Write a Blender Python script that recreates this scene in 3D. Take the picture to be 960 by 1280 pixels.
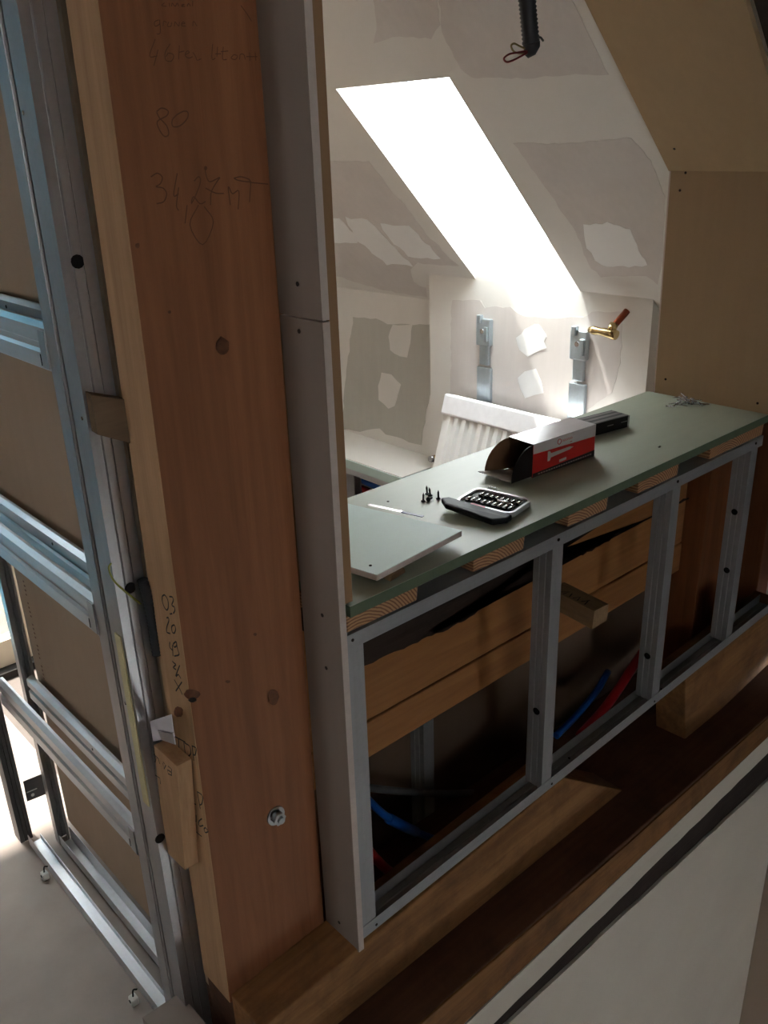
import bpy, bmesh, math, random
from mathutils import Vector, Matrix
random.seed(7)
for o in list(bpy.data.objects): bpy.data.objects.remove(o)
SC = bpy.context.scene; COL = SC.collection

# ------------------------------------------------------------------ camera
# x runs along the half-height partition (right / away), y across it (left / away), z up; metres.
EYE = 1.685                                  # camera height above the upper floor
F, PITCH, ROLL, AZ = 1100.0, math.radians(22.738), math.radians(-1.941), math.radians(48.371)
_c, _s = math.cos(PITCH), math.sin(PITCH); _cr, _sr = math.cos(ROLL), math.sin(ROLL)
_M = Matrix(((_cr, -_sr, 0), (_sr, _cr, 0), (0, 0, 1))) @ Matrix(((1, 0, 0), (0, -_s, -_c), (0, _c, -_s)))
_W = Matrix(((math.sin(AZ), math.cos(AZ), 0), (-math.cos(AZ), math.sin(AZ), 0), (0, 0, 1)))
RIGHT, DOWN, FWD = (_W @ _M[0]), (_W @ _M[1]), (_W @ _M[2])
cd = bpy.data.cameras.new('camera'); cam = bpy.data.objects.new('camera', cd); COL.objects.link(cam)
cd.sensor_fit = 'HORIZONTAL'; cd.sensor_width = 36; cd.lens = F / 960 * 36; cd.clip_start = 0.02
rot = Matrix((RIGHT, -DOWN, -FWD)).transposed()
cam.matrix_world = Matrix.Translation((0, 0, EYE)) @ rot.to_4x4()
SC.camera = cam

# ------------------------------------------------------------------ world, sun, exposure
wd = bpy.data.worlds.new('sky'); SC.world = wd; wd.use_nodes = True
bg = wd.node_tree.nodes['Background']; bg.inputs[0].default_value = (0.97, 0.99, 1.0, 1); bg.inputs[1].default_value = 18.0
sl = bpy.data.lights.new('sun', 'SUN'); sun = bpy.data.objects.new('sun', sl); COL.objects.link(sun)
sl.energy = 14.0; sl.angle = math.radians(2.0); sl.color = (1.0, 0.95, 0.88)
sun.rotation_euler = Vector((0.08, -0.39, -0.92)).to_track_quat('-Z', 'Y').to_euler()
sun.location = (0, 6, 12)
vs = SC.view_settings; vs.view_transform = 'Standard'; vs.look = 'None'; vs.gamma = 1; vs.use_curve_mapping = False; vs.exposure = 0.5

# ------------------------------------------------------------------ helpers
def ray(x, y):
    return RIGHT * ((x - 480) / F) + DOWN * ((y - 640) / F) + FWD
def U(x, y, pl, v=0.0):                       # point of the photograph -> point on a known plane (z relative to the eye)
    d = ray(x, y)
    if pl == 'X': t = v / d.x
    elif pl == 'Y': t = v / d.y
    elif pl == 'Z': t = v / d.z
    else: t = (2.184 + v) / (d.x + d.z)       # 'S': the roof slope x + z = 2.184
    return d * t
def lin(c):
    return tuple(((v / 255) / 12.92 if v / 255 <= 0.04045 else ((v / 255 + 0.055) / 1.055) ** 2.4) for v in c) + (1,)

class MB:
    def __init__(s): s.v = []; s.f = []; s.sm = []
    def add(s, vs, fs, smooth=False):
        b = len(s.v); s.v += [Vector(p) for p in vs]
        for f in fs: s.f.append([b + i for i in f]); s.sm.append(smooth)
        return s
    def hexa(s, a, b):                         # two quads, same winding
        return s.add(list(a) + list(b), [(3, 2, 1, 0), (4, 5, 6, 7), (0, 1, 5, 4), (1, 2, 6, 5), (2, 3, 7, 6), (3, 0, 4, 7)])
    def box(s, x0, x1, y0, y1, z0, z1):
        return s.hexa([(x0, y0, z0), (x1, y0, z0), (x1, y1, z0), (x0, y1, z0)], [(x0, y0, z1), (x1, y0, z1), (x1, y1, z1), (x0, y1, z1)])
    def prism(s, poly, vec):
        n = len(poly); vec = Vector(vec); p = [Vector(q) for q in poly]
        fs = [tuple(range(n))[::-1], tuple(range(n, 2 * n))] + [(i, (i + 1) % n, n + (i + 1) % n, n + i) for i in range(n)]
        return s.add(p + [q + vec for q in p], fs)
    def tube(s, path, r, n=10, closed=False, cap=True, rr=None):
        P = [Vector(p) for p in path]; m = len(P); vs = []; up = None
        for i, p in enumerate(P):
            if closed: t = P[(i + 1) % m] - P[i - 1]
            else: t = P[min(i + 1, m - 1)] - P[max(i - 1, 0)]
            t.normalize()
            if up is None:
                up = Vector((0, 0, 1)) if abs(t.z) < 0.9 else Vector((1, 0, 0))
            a = t.cross(up).normalized(); b = a.cross(t).normalized(); up = b
            R = rr[i] if rr else r
            vs += [p + a * (R * math.cos(2 * math.pi * k / n)) + b * (R * math.sin(2 * math.pi * k / n)) for k in range(n)]
        fs = [(i * n + k, i * n + (k + 1) % n, ((i + 1) % m) * n + (k + 1) % n, ((i + 1) % m) * n + k) for i in range(m if closed else m - 1) for k in range(n)]
        s.add(vs, fs, True)
        if cap and not closed:
            b = len(s.v) - m * n
            s.f.append([b + k for k in range(n)][::-1]); s.sm.append(False)
            s.f.append([b + (m - 1) * n + k for k in range(n)]); s.sm.append(False)
        return s
    def cyl(s, a, b, r, n=12): return s.tube([a, b], r, n)
    def prof(s, poly, o, u, v, w):             # closed 2-D profile (u, v) pushed along w
        o, u, v = Vector(o), Vector(u), Vector(v)
        return s.prism([o + u * a + v * b for a, b in poly], w)
    def ribbon(s, pts, nrm, w):                # a drawn stroke: flat strip lying on a face
        P = [Vector(p) for p in pts]; nrm = Vector(nrm).normalized(); L = []; Rr = []
        for i, p in enumerate(P):
            t = (P[min(i + 1, len(P) - 1)] - P[max(i - 1, 0)])
            if t.length < 1e-9: t = Vector((0, 0, 1))
            a = nrm.cross(t.normalized()) * (w / 2)
            L.append(p + a); Rr.append(p - a)
        n = len(P); up = nrm * 0.0004
        self_v = L + Rr + [q + up for q in L] + [q + up for q in Rr]
        fs = []
        for i in range(n - 1):
            fs += [(2 * n + i, 2 * n + i + 1, 3 * n + i + 1, 3 * n + i), (i, 2 * n + i, 3 * n + i, n + i)]
        return s.add(self_v, fs)
    def mesh(s, name, lift=True):
        me = bpy.data.meshes.new(name)
        dz = Vector((0, 0, EYE)) if lift else Vector()
        me.from_pydata([tuple(p + dz) for p in s.v], [], s.f)
        me.polygons.foreach_set('use_smooth', s.sm)
        bm = bmesh.new(); bm.from_mesh(me); bmesh.ops.recalc_face_normals(bm, faces=bm.faces); bm.to_mesh(me); bm.free()
        return me

THINGS = []
def tag(o, label=None, cat=None, group=None, kind=None):
    if label: o['label'] = label
    if cat: o['category'] = cat
    if group: o['group'] = group
    if kind: o['kind'] = kind
    return o
def obj(name, mb, mat, parent=None, bevel=0, lift=True):
    me = mb.mesh(name, lift) if isinstance(mb, MB) else mb
    o = bpy.data.objects.new(name, me); COL.objects.link(o)
    if not me.materials: me.materials.append(mat)
    if parent: o.parent = parent
    if bevel:
        b = o.modifiers.new('bevel', 'BEVEL'); b.width = bevel; b.segments = 2; b.limit_method = 'ANGLE'; b.angle_limit = math.radians(40)
    return o
def thing(name, label, cat, group=None):
    o = bpy.data.objects.new(name, None); COL.objects.link(o); o.empty_display_size = 0.05
    tag(o, label, cat, group); THINGS.append(o); return o
def one(name, mb, mat, label, cat, group=None, bevel=0):
    o = tag(obj(name, mb, mat, None, bevel), label, cat, group); THINGS.append(o); return o
def struct(name, mb, mat, label=None, bevel=0):
    o = tag(obj(name, mb, mat, None, bevel), label, None, None, 'structure'); return o
def settle():                                   # put each thing's origin at its base
    for t in THINGS:
        ms = []
        def walk(o):
            if o.type == 'MESH': ms.append(o)
            for c in o.children: walk(c)
        walk(t)
        pts = [v.co for m in ms for v in m.data.vertices]
        if not pts: continue
        lo = Vector([min(p[i] for p in pts) for i in range(3)]); hi = Vector([max(p[i] for p in pts) for i in range(3)])
        b = Vector(((lo.x + hi.x) / 2, (lo.y + hi.y) / 2, lo.z))
        for m in ms: m.data.transform(Matrix.Translation(-b))
        t.location = b

def bez(pts, n=10):
    P = [Vector(p) for p in pts]; out = []
    Q = [P[0] * 2 - P[1]] + P + [P[-1] * 2 - P[-2]]
    for i in range(1, len(Q) - 2):
        for j in range(n):
            t = j / n; a, b, c, d = Q[i - 1], Q[i], Q[i + 1], Q[i + 2]
            out.append(0.5 * ((2 * b) + (c - a) * t + (2 * a - 5 * b + 4 * c - d) * t * t + (3 * b - a - 3 * c + d) * t ** 3))
    return out + [P[-1]]

# ------------------------------------------------------------------ materials
def new_mat(name):
    m = bpy.data.materials.new(name); m.use_nodes = True; nt = m.node_tree
    return m, nt, nt.nodes['Principled BSDF']
def N(nt, t, **k):
    n = nt.nodes.new(t)
    for a, b in k.items(): setattr(n, a, b)
    return n
def ramp(nt, src, c0, c1, p0=0.3, p1=0.7):
    r = N(nt, 'ShaderNodeValToRGB'); r.color_ramp.elements[0].color = c0; r.color_ramp.elements[1].color = c1
    r.color_ramp.elements[0].position = p0; r.color_ramp.elements[1].position = p1
    nt.links.new(src, r.inputs[0]); return r
def coords(nt, scale=(1, 1, 1), rotv=(0, 0, 0)):
    tc = N(nt, 'ShaderNodeTexCoord'); mp = N(nt, 'ShaderNodeMapping'); mp.inputs['Scale'].default_value = scale; mp.inputs['Rotation'].default_value = rotv
    nt.links.new(tc.outputs['Object'], mp.inputs[0]); return mp.outputs[0]
def noise(nt, vec, scale=5, detail=4, rough=0.55, dist=0.0):
    n = N(nt, 'ShaderNodeTexNoise'); n.inputs['Scale'].default_value = scale; n.inputs['Detail'].default_value = detail
    n.inputs['Roughness'].default_value = rough; n.inputs['Distortion'].default_value = dist
    nt.links.new(vec, n.inputs['Vector']); return n.outputs['Fac']
def mixc(nt, fac, a, b, mode='MIX'):
    m = N(nt, 'ShaderNodeMix', data_type='RGBA', blend_type=mode)
    if isinstance(fac, (int, float)): m.inputs[0].default_value = fac
    else: nt.links.new(fac, m.inputs[0])
    for s, i in ((a, 6), (b, 7)):
        if isinstance(s, tuple): m.inputs[i].default_value = s
        else: nt.links.new(s, m.inputs[i])
    return m.outputs[2]
def bump(nt, h, bs, strength=0.2, dist=0.002):
    b = N(nt, 'ShaderNodeBump'); b.inputs['Strength'].default_value = strength; b.inputs['Distance'].default_value = dist
    nt.links.new(h, b.inputs['Height']); nt.links.new(b.outputs[0], bs.inputs['Normal'])
def flat(name, c, rough=0.7, metal=0.0, var=0.06, scale=18, bs_=0.12, spec=0.3):
    m, nt, bs = new_mat(name); c = lin(c) if max(c) > 1 else tuple(c) + (1,)
    f = noise(nt, coords(nt), scale, 5)
    lo = tuple(v * (1 - var) for v in c[:3]) + (1,); hi = tuple(min(1, v * (1 + var)) for v in c[:3]) + (1,)
    r = ramp(nt, f, lo, hi); nt.links.new(r.outputs[0], bs.inputs['Base Color'])
    bs.inputs['Roughness'].default_value = rough; bs.inputs['Metallic'].default_value = metal
    bs.inputs['Specular IOR Level'].default_value = spec
    if bs_: bump(nt, noise(nt, coords(nt), scale * 14, 3), bs, bs_, 0.001)
    return m
def wood(name, c0, c1, axis='z', scale=1.0, rough=0.65, dark=None, dirt=0.0, bstr=0.25):
    m, nt, bs = new_mat(name); c0, c1 = lin(c0), lin(c1)
    st = {'x': (0.06, 1, 1), 'y': (1, 0.06, 1), 'z': (1, 1, 0.06)}[axis]
    v = coords(nt, tuple(k * 60 * scale for k in st))
    g = noise(nt, v, 1.0, 6, 0.6, 0.6)
    big = noise(nt, coords(nt, tuple(k * 9 * scale for k in st)), 1.0, 3, 0.5, 0.8)
    w = N(nt, 'ShaderNodeTexWave', wave_type='BANDS', bands_direction={'x': 'Y', 'y': 'X', 'z': 'X'}[axis]); w.inputs['Scale'].default_value = 9 * scale
    w.inputs['Distortion'].default_value = 5; w.inputs['Detail'].default_value = 3; w.inputs['Detail Scale'].default_value = 1.2
    nt.links.new(coords(nt, tuple(max(k, 0.07) * 1.6 for k in st)), w.inputs['Vector'])
    base = ramp(nt, g, c0, c1, 0.25, 0.75).outputs[0]
    base = mixc(nt, 0.35, base, ramp(nt, big, tuple(k * 0.62 for k in c0[:3]) + (1,), tuple(min(1, k * 1.15) for k in c1[:3]) + (1,), 0.3, 0.7).outputs[0])
    base = mixc(nt, 0.05, base, ramp(nt, w.outputs['Fac'], tuple(k * 0.55 for k in c0[:3]) + (1,), c1, 0.2, 0.8).outputs[0])
    if dirt:
        d = noise(nt, coords(nt), 7, 6, 0.7, 0.4)
        base = mixc(nt, ramp(nt, d, (0, 0, 0, 1), (dirt, dirt, dirt, 1), 0.45, 0.75).outputs[0], base, lin(dark or (45, 33, 25)))
    nt.links.new(base, bs.inputs['Base Color']); bs.inputs['Roughness'].default_value = rough; bs.inputs['Specular IOR Level'].default_value = 0.25
    bump(nt, g, bs, bstr, 0.002)
    return m, nt, bs, base
def metal(name, c, rough=0.35, metallic=0.9, axis='z', spang=0.04):
    m, nt, bs = new_mat(name); c = lin(c)
    st = {'x': (0.05, 1, 1), 'y': (1, 0.05, 1), 'z': (1, 1, 0.05)}[axis]
    f = noise(nt, coords(nt, tuple(90 * k for k in st)), 1.0, 4)
    vo = N(nt, 'ShaderNodeTexVoronoi'); vo.inputs['Scale'].default_value = 140
    nt.links.new(coords(nt), vo.inputs['Vector'])
    a = ramp(nt, f, tuple(v * 0.9 for v in c[:3]) + (1,), c, 0.3, 0.7).outputs[0]
    a = mixc(nt, spang, a, vo.outputs['Color'], 'OVERLAY')
    sat = N(nt, 'ShaderNodeHueSaturation'); sat.inputs['Saturation'].default_value = 0.35; nt.links.new(a, sat.inputs['Color'])
    nt.links.new(sat.outputs[0], bs.inputs['Base Color']); bs.inputs['Metallic'].default_value = metallic
    rr = ramp(nt, f, (rough * 0.96,) * 3 + (1,), (min(1, rough * 1.06),) * 3 + (1,)); nt.links.new(rr.outputs[0], bs.inputs['Roughness'])
    return m
def paper(name, c, streak='z', var=0.05, rough=0.8, spec=0.2):     # plasterboard face paper: faint vertical fibre streaks and scuffs
    m, nt, bs = new_mat(name); c = lin(c)
    st = {'x': (0.1, 1, 1), 'y': (1, 0.1, 1), 'z': (1, 1, 0.1)}[streak]
    f = noise(nt, coords(nt, tuple(40 * k for k in st)), 1.0, 4); g = noise(nt, coords(nt), 2.2, 4, 0.6)
    a = ramp(nt, f, tuple(v * (1 - var) for v in c[:3]) + (1,), tuple(v * (1 + var) for v in c[:3]) + (1,)).outputs[0]
    a = mixc(nt, 0.5, a, ramp(nt, g, tuple(v * (1 - 2 * var) for v in c[:3]) + (1,), tuple(v * (1 + 2 * var) for v in c[:3]) + (1,)).outputs[0])
    nt.links.new(a, bs.inputs['Base Color']); bs.inputs['Roughness'].default_value = rough; bs.inputs['Specular IOR Level'].default_value = spec
    bump(nt, noise(nt, coords(nt), 300, 2), bs, 0.08, 0.0006)
    return m

M = {}
M['post'] = wood('planed_spruce', (122, 78, 51), (154, 101, 69), 'z', 1.0, 0.6)[0]
M['post_side'] = wood('sawn_spruce', (164, 126, 94), (188, 150, 114), 'z', 2.2, 0.75)[0]
M['rough'] = wood('rough_beam', (118, 80, 48), (160, 116, 74), 'x', 1.2, 0.8, (64, 42, 28), 0.65, 0.6)[0]
M['ledge'] = wood('old_brown_beam', (76, 48, 34), (104, 68, 48), 'x', 1.0, 0.75, (46, 30, 22), 0.6, 0.5)[0]
M['edgewood'] = wood('worn_wood_edge', (112, 74, 42), (150, 106, 64), 'x', 1.4, 0.75, (58, 38, 24), 0.7, 0.6)[0]
M['cross'] = wood('pale_batten', (136, 110, 82), (160, 132, 100), 'y', 2.0, 0.75)[0]
M['spacer'] = wood('weathered_batten', (104, 86, 68), (126, 104, 82), 'x', 2.0, 0.8)[0]
M['brownpost'] = wood('brown_stud', (112, 66, 38), (140, 86, 52), 'z', 1.2, 0.7)[0]
M['dark'] = wood('old_dark_timber', (44, 36, 32), (66, 54, 48), 'x', 1.0, 0.85, (24, 20, 18), 0.6, 0.8)[0]
def timber_stained():
    m, nt, bs, base = wood('stained_timber', (140, 92, 52), (172, 118, 70), 'x', 1.0, 0.65)
    return m
M['timber'] = timber_stained()
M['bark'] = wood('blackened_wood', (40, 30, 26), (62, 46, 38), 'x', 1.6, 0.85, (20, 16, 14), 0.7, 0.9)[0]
def endgrain():
    m, nt, bs = new_mat('end_grain')
    w = N(nt, 'ShaderNodeTexWave', wave_type='RINGS', rings_direction='Y'); w.inputs['Scale'].default_value = 52; w.inputs['Distortion'].default_value = 2.5; w.inputs['Detail'].default_value = 2
    tc = N(nt, 'ShaderNodeTexCoord'); mp = N(nt, 'ShaderNodeMapping'); mp.inputs['Location'].default_value = (0.06, 0, 0.07); mp.inputs['Scale'].default_value = (1, 0.1, 1)
    nt.links.new(tc.outputs['Object'], mp.inputs[0]); nt.links.new(mp.outputs[0], w.inputs['Vector'])
    r = ramp(nt, w.outputs['Fac'], lin((122, 82, 56)), lin((176, 132, 96)), 0.1, 0.6); nt.links.new(r.outputs[0], bs.inputs['Base Color']); bs.inputs['Roughness'].default_value = 0.8
    return m
M['endgrain'] = endgrain()
M['white'] = flat('joint_compound', (222, 219, 214), 0.85, 0, 0.03, 3)
M['white2'] = flat('fresh_compound', (236, 236, 235), 0.85, 0, 0.02, 5)
M['grey'] = paper('bare_ceiling_board', (208, 202, 198))
M['grey2'] = paper('bare_wall_board', (186, 184, 176))
M['brown'] = paper('brown_board', (170, 146, 114))
M['brown2'] = paper('brown_board_lower', (156, 132, 104))
M['backpaper'] = paper('board_back_paper', (166, 142, 120))
M['backing'] = paper('shaded_back_paper', (112, 92, 76))  # back paper darkened to imitate the shade inside the partition
M['strip'] = paper('grey_board_strip', (134, 120, 110))
M['gyps'] = flat('gypsum_core', (196, 180, 172), 0.9, 0, 0.06, 60, 0.5)
M['edgepaper'] = paper('brown_edge_paper', (150, 118, 88))
M['bench'] = paper('green_board', (164, 171, 154), 'x', rough=0.5, spec=0.5)
M['bench_edge'] = flat('green_board_edge', (92, 104, 84), 0.8, 0, 0.08, 30)
M['aqua'] = paper('aqua_board', (190, 210, 204), 'x', 0.03, rough=0.55, spec=0.4)
M['galv'] = metal('galvanised_steel', (176, 172, 176), 0.38, 0.92)
M['galv_x'] = metal('galvanised_track', (158, 155, 158), 0.42, 0.35, 'x')
M['galv_p'] = metal('galvanised_partition', (158, 155, 158), 0.42, 0.35)
M['galv_y'] = metal('galvanised_rail', (198, 195, 200), 0.38, 0.6, 'y')
M['galv_d'] = metal('backlit_steel', (92, 88, 90), 0.55, 0.5)  # steel darkened to stand in for the backlight on the end stud
M['bluezinc'] = metal('blue_zinc', (138, 178, 200), 0.35, 0.7)
M['chrome'] = flat('bright_steel', (210, 210, 215), 0.15, 1.0, 0.03, 30, 0)
M['brass'] = flat('brass', (206, 182, 132), 0.25, 1.0, 0.08, 30, 0)
M['copper'] = flat('copper_pipe', (150, 80, 56), 0.4, 0.8, 0.1, 30, 0)
M['black'] = flat('black_plastic', (20, 23, 24), 0.6, 0, 0.1, 30, 0.05)
M['conduit'] = flat('grey_conduit', (48, 48, 50), 0.5, 0, 0.08, 30, 0)
M['hole'] = flat('dark_hole', (14, 12, 11), 0.9, 0, 0.1, 30, 0)
M['screw_dark'] = flat('dark_screw_head', (40, 30, 26), 0.5, 0.6, 0.1, 40, 0)
M['pencil'] = flat('pencil_lead', (100, 62, 42), 0.7, 0.0, 0.1, 60, 0)
M['marker'] = flat('black_marker', (30, 22, 20), 0.6, 0.0, 0.1, 60, 0)
M['knot'] = flat('wood_knot', (98, 60, 38), 0.6, 0.0, 0.3, 90, 0.2)
M['redpipe'] = flat('red_pipe', (176, 36, 40), 0.4, 0, 0.06, 20, 0)
M['bluepipe'] = flat('blue_pipe', (24, 92, 176), 0.4, 0, 0.06, 20, 0)
M['greypipe'] = flat('grey_pipe', (96, 96, 98), 0.5, 0, 0.06, 20, 0)
M['wire_red'] = flat('red_wire', (120, 30, 34), 0.45, 0, 0.06, 20, 0)
M['wire_yel'] = flat('olive_wire', (136, 120, 74), 0.45, 0, 0.06, 20, 0)
M['wire_gy'] = flat('green_yellow_wire', (132, 132, 60), 0.5, 0, 0.2, 60, 0)
M['radiator'] = flat('white_enamel', (236, 236, 234), 0.3, 0, 0.02, 5, 0, 0.5)
M['foam'] = flat('white_film', (246, 246, 250), 0.35, 0, 0.03, 40, 0.5, 0.5)
M['floor'] = flat('screed', (150, 136, 127), 0.85, 0, 0.12, 6, 0.3)
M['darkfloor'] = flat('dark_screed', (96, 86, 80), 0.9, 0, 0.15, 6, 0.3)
M['plaster'] = flat('painted_plaster', (206, 196, 184), 0.8, 0, 0.05, 3, 0.2)
M['shell'] = flat('unfinished_boards', (150, 132, 116), 0.85, 0, 0.03, 3, 0)
M['frame'] = flat('window_frame', (226, 216, 196), 0.5, 0, 0.03, 10, 0)
M['threshold'] = flat('dark_threshold', (44, 40, 38), 0.6, 0, 0.1, 20, 0)
M['boxred'] = flat('red_print', (196, 44, 40), 0.45, 0, 0.05, 30, 0)
M['boxwhite'] = flat('white_card', (212, 204, 204), 0.4, 0, 0.04, 30, 0)
M['boxtop'] = flat('glossy_card_top', (196, 190, 192), 0.22, 0, 0.04, 30, 0, 0.6)
M['boxblack'] = flat('black_print', (30, 26, 26), 0.5, 0, 0.05, 30, 0)
M['card'] = flat('brown_card', (104, 76, 52), 0.8, 0, 0.08, 40, 0.1)
M['cardgrey'] = flat('grey_card', (150, 144, 140), 0.8, 0, 0.06, 40, 0.1)
M['printgrey'] = flat('grey_print', (190, 176, 174), 0.5, 0, 0.05, 30, 0)
M['paperwhite'] = flat('white_sheet', (206, 200, 206), 0.7, 0, 0.04, 30, 0)
M['plastwhite'] = flat('white_plug', (200, 196, 190), 0.5, 0, 0.06, 30, 0)
M['garden'] = flat('sky_block_blue', (52, 112, 132), 0.8, 0, 0.7, 9, 0)
M['terrace'] = flat('blue_mosaic', (44, 104, 124), 0.6, 0, 0.8, 14, 0)
def glass(name, tint=(1, 1, 1)):
    m, nt, bs = new_mat(name); out = nt.nodes['Material Output']
    tr = N(nt, 'ShaderNodeBsdfTransparent'); tr.inputs[0].default_value = tint + (1,)
    gl = N(nt, 'ShaderNodeBsdfGlossy'); gl.inputs['Roughness'].default_value = 0.03
    mx = N(nt, 'ShaderNodeMixShader'); mx.inputs[0].default_value = 0.06
    nt.links.new(tr.outputs[0], mx.inputs[1]); nt.links.new(gl.outputs[0], mx.inputs[2]); nt.links.new(mx.outputs[0], out.inputs[0]); return m
M['glass'] = glass('window_glass', (0.96, 0.98, 0.98))
M['clear'] = glass('clear_plastic', (0.86, 0.88, 0.88))

# ------------------------------------------------------------------ the room shell (z relative to the eye; floor at -1.685)
FZ = -1.685; LOW = -4.2
def wall_with_hole(mb, axis, c0, c1, a0, a1, z0, z1, ha0, ha1, hz0, hz1):
    def b(p0, p1, q0, q1):
        if p1 - p0 < 1e-6 or q1 - q0 < 1e-6: return
        if axis == 'y': mb.box(p0, p1, c0, c1, q0, q1)
        else: mb.box(c0, c1, p0, p1, q0, q1)
    b(a0, ha0, z0, z1); b(ha1, a1, z0, z1); b(ha0, ha1, z0, hz0); b(ha0, ha1, hz1, z1); return mb
CE = 1.05                                      # flat ceiling height over the eye
struct('floor', MB().box(-2.6, 0.44, -2.3, 2.85, FZ - 0.2, FZ).box(0.44, 0.66, 1.2, 2.85, FZ - 0.2, FZ), M['floor'], 'dusty grey beige screed floor of the landing')
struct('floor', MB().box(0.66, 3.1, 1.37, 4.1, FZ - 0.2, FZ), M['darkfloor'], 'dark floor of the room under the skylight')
struct('floor', MB().box(0.3, 3.1, 0.945, 1.37, -2.0, -1.9), M['darkfloor'], 'dark slab added under the partition to shut out light')  # third slab-level closure, added to stop light leaking into the partition
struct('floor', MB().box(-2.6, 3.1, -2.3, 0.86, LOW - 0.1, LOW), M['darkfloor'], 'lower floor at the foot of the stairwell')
struct('ceiling', MB().box(-2.6, 1.16, -2.3, 2.97, CE, CE + 0.15).box(0.92, 1.16, 2.97, 4.1, CE, CE + 0.15), M['shell'], 'unfinished flat ceiling above the landing')
RW = (-1.2, -0.5, -0.3, 0.4)                  # unseen window added behind the viewer for front light: x0, x1, z0, z1
RL = (1.15, 1.75, -3.35, -2.75)                   # unseen window added to brighten the stairwell wall
struct('wall_rear', wall_with_hole(wall_with_hole(MB(), 'y', -2.4, -2.3, -2.6, 3.2, -1.9, 1.4, *RW), 'y', -2.4, -2.3, -2.6, 3.2, LOW, -1.9, *RL), M['shell'], 'unfinished wall behind the viewer with added unseen windows')
LW = (1.4, 1.9, -0.5, 0.05)  # unseen window added on the left to light the open frame
struct('wall_left', wall_with_hole(MB(), 'x', -2.7, -2.6, -2.4, 2.97, LOW, 1.3, *LW), M['shell'], 'unfinished wall at the far side of the landing with an added unseen window')
DX0, DX1, DZ1 = 0.15, 0.88, 0.52               # glazed terrace door
struct('wall_terrace', wall_with_hole(MB(), 'y', 2.85, 2.97, -2.6, 1.0, FZ - 0.2, 1.3, DX0, DX1, FZ, DZ1), M['shell'], 'wall with the glazed door to the terrace')
struct('wall_divider', MB().box(0.92, 1.0, 2.06, 4.1, -1.9, 1.35).box(0.66, 1.0, 2.0, 2.06, -1.9, 1.35).box(0.66, 0.74, 1.25, 2.0, -1.9, 1.35), M['shell'], 'board wall between landing and skylight room')
struct('wall_gable', MB().box(0.92, 3.1, 3.98, 4.08, -1.9, 1.4), M['white'], 'pale end wall of the skylight room')

# roof slope over the skylight room with the skylight opening
SK_Y0, SK_Y1, SK_X0, KX = 1.93, 2.435, 2.018, 2.70
def slope_slab(mb, x0, x1, y0, y1, off=0.0, th=0.2):
    q = [(x0, y0, 2.184 + off - x0), (x1, y0, 2.184 + off - x1), (x1, y1, 2.184 + off - x1), (x0, y1, 2.184 + off - x0)]
    return mb.prism(q, (th * 0.7071, 0, th * 0.7071))
S2X0, S2Y0, S2Y1 = 1.35, 3.05, 3.65           # second roof window, added out of view behind the post for light
sl_ = MB(); slope_slab(sl_, 1.1, SK_X0, 1.36, S2Y0); slope_slab(sl_, 1.1, S2X0, S2Y0, 4.0); slope_slab(sl_, S2X0, SK_X0, S2Y1, 4.0); slope_slab(sl_, SK_X0, 3.0, SK_Y1, 4.0); slope_slab(sl_, SK_X0, 3.0, 1.36, SK_Y0); slope_slab(sl_, 1.1, 3.0, 1.0, 1.36, 0.006)
ceil_slope = struct('ceiling', sl_, M['white'], 'white sloping plasterboard ceiling around the skylight')
struct('ceiling', slope_slab(MB(), 1.0, 3.2, -2.4, 1.0, 0.08, 0.12), M['dark'], 'dark boarded roof slope above the stairwell')
one('rafter', slope_slab(MB(), 1.3, 2.25, 0.90, 0.999, -0.01, 0.058), M['dark'], 'old dark timber rafter at the upper right corner of the view', 'rafter', bevel=0.004)
# skylight: frame + pane, reveals come from the slab thickness and the wall below
sk = MB()
def sk_pt(x, y, n): return Vector((x + n * 0.7071, y, 2.184 - x + n * 0.7071))
for (xa, xb, ya, yb) in ((SK_X0 - 0.06, SK_X0, SK_Y0 - 0.05, SK_Y1 + 0.05), (2.73, 2.79, SK_Y0 - 0.05, SK_Y1 + 0.05), (SK_X0, 2.73, SK_Y0 - 0.05, SK_Y0), (SK_X0, 2.73, SK_Y1, SK_Y1 + 0.05)):
    sk.hexa([sk_pt(xa, ya, 0.203), sk_pt(xb, ya, 0.203), sk_pt(xb, yb, 0.203), sk_pt(xa, yb, 0.203)], [sk_pt(xa, ya, 0.24), sk_pt(xb, ya, 0.24), sk_pt(xb, yb, 0.24), sk_pt(xa, yb, 0.24)])
w1 = struct('window_1', sk, M['white2'], 'bright roof window in the sloping ceiling')
obj('pane', MB().hexa([sk_pt(SK_X0, SK_Y0, 0.206), sk_pt(2.73, SK_Y0, 0.206), sk_pt(2.73, SK_Y1, 0.206), sk_pt(SK_X0, SK_Y1, 0.206)], [sk_pt(SK_X0, SK_Y0, 0.211), sk_pt(2.73, SK_Y0, 0.211), sk_pt(2.73, SK_Y1, 0.211), sk_pt(SK_X0, SK_Y1, 0.211)]), M['glass'], w1)

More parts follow.
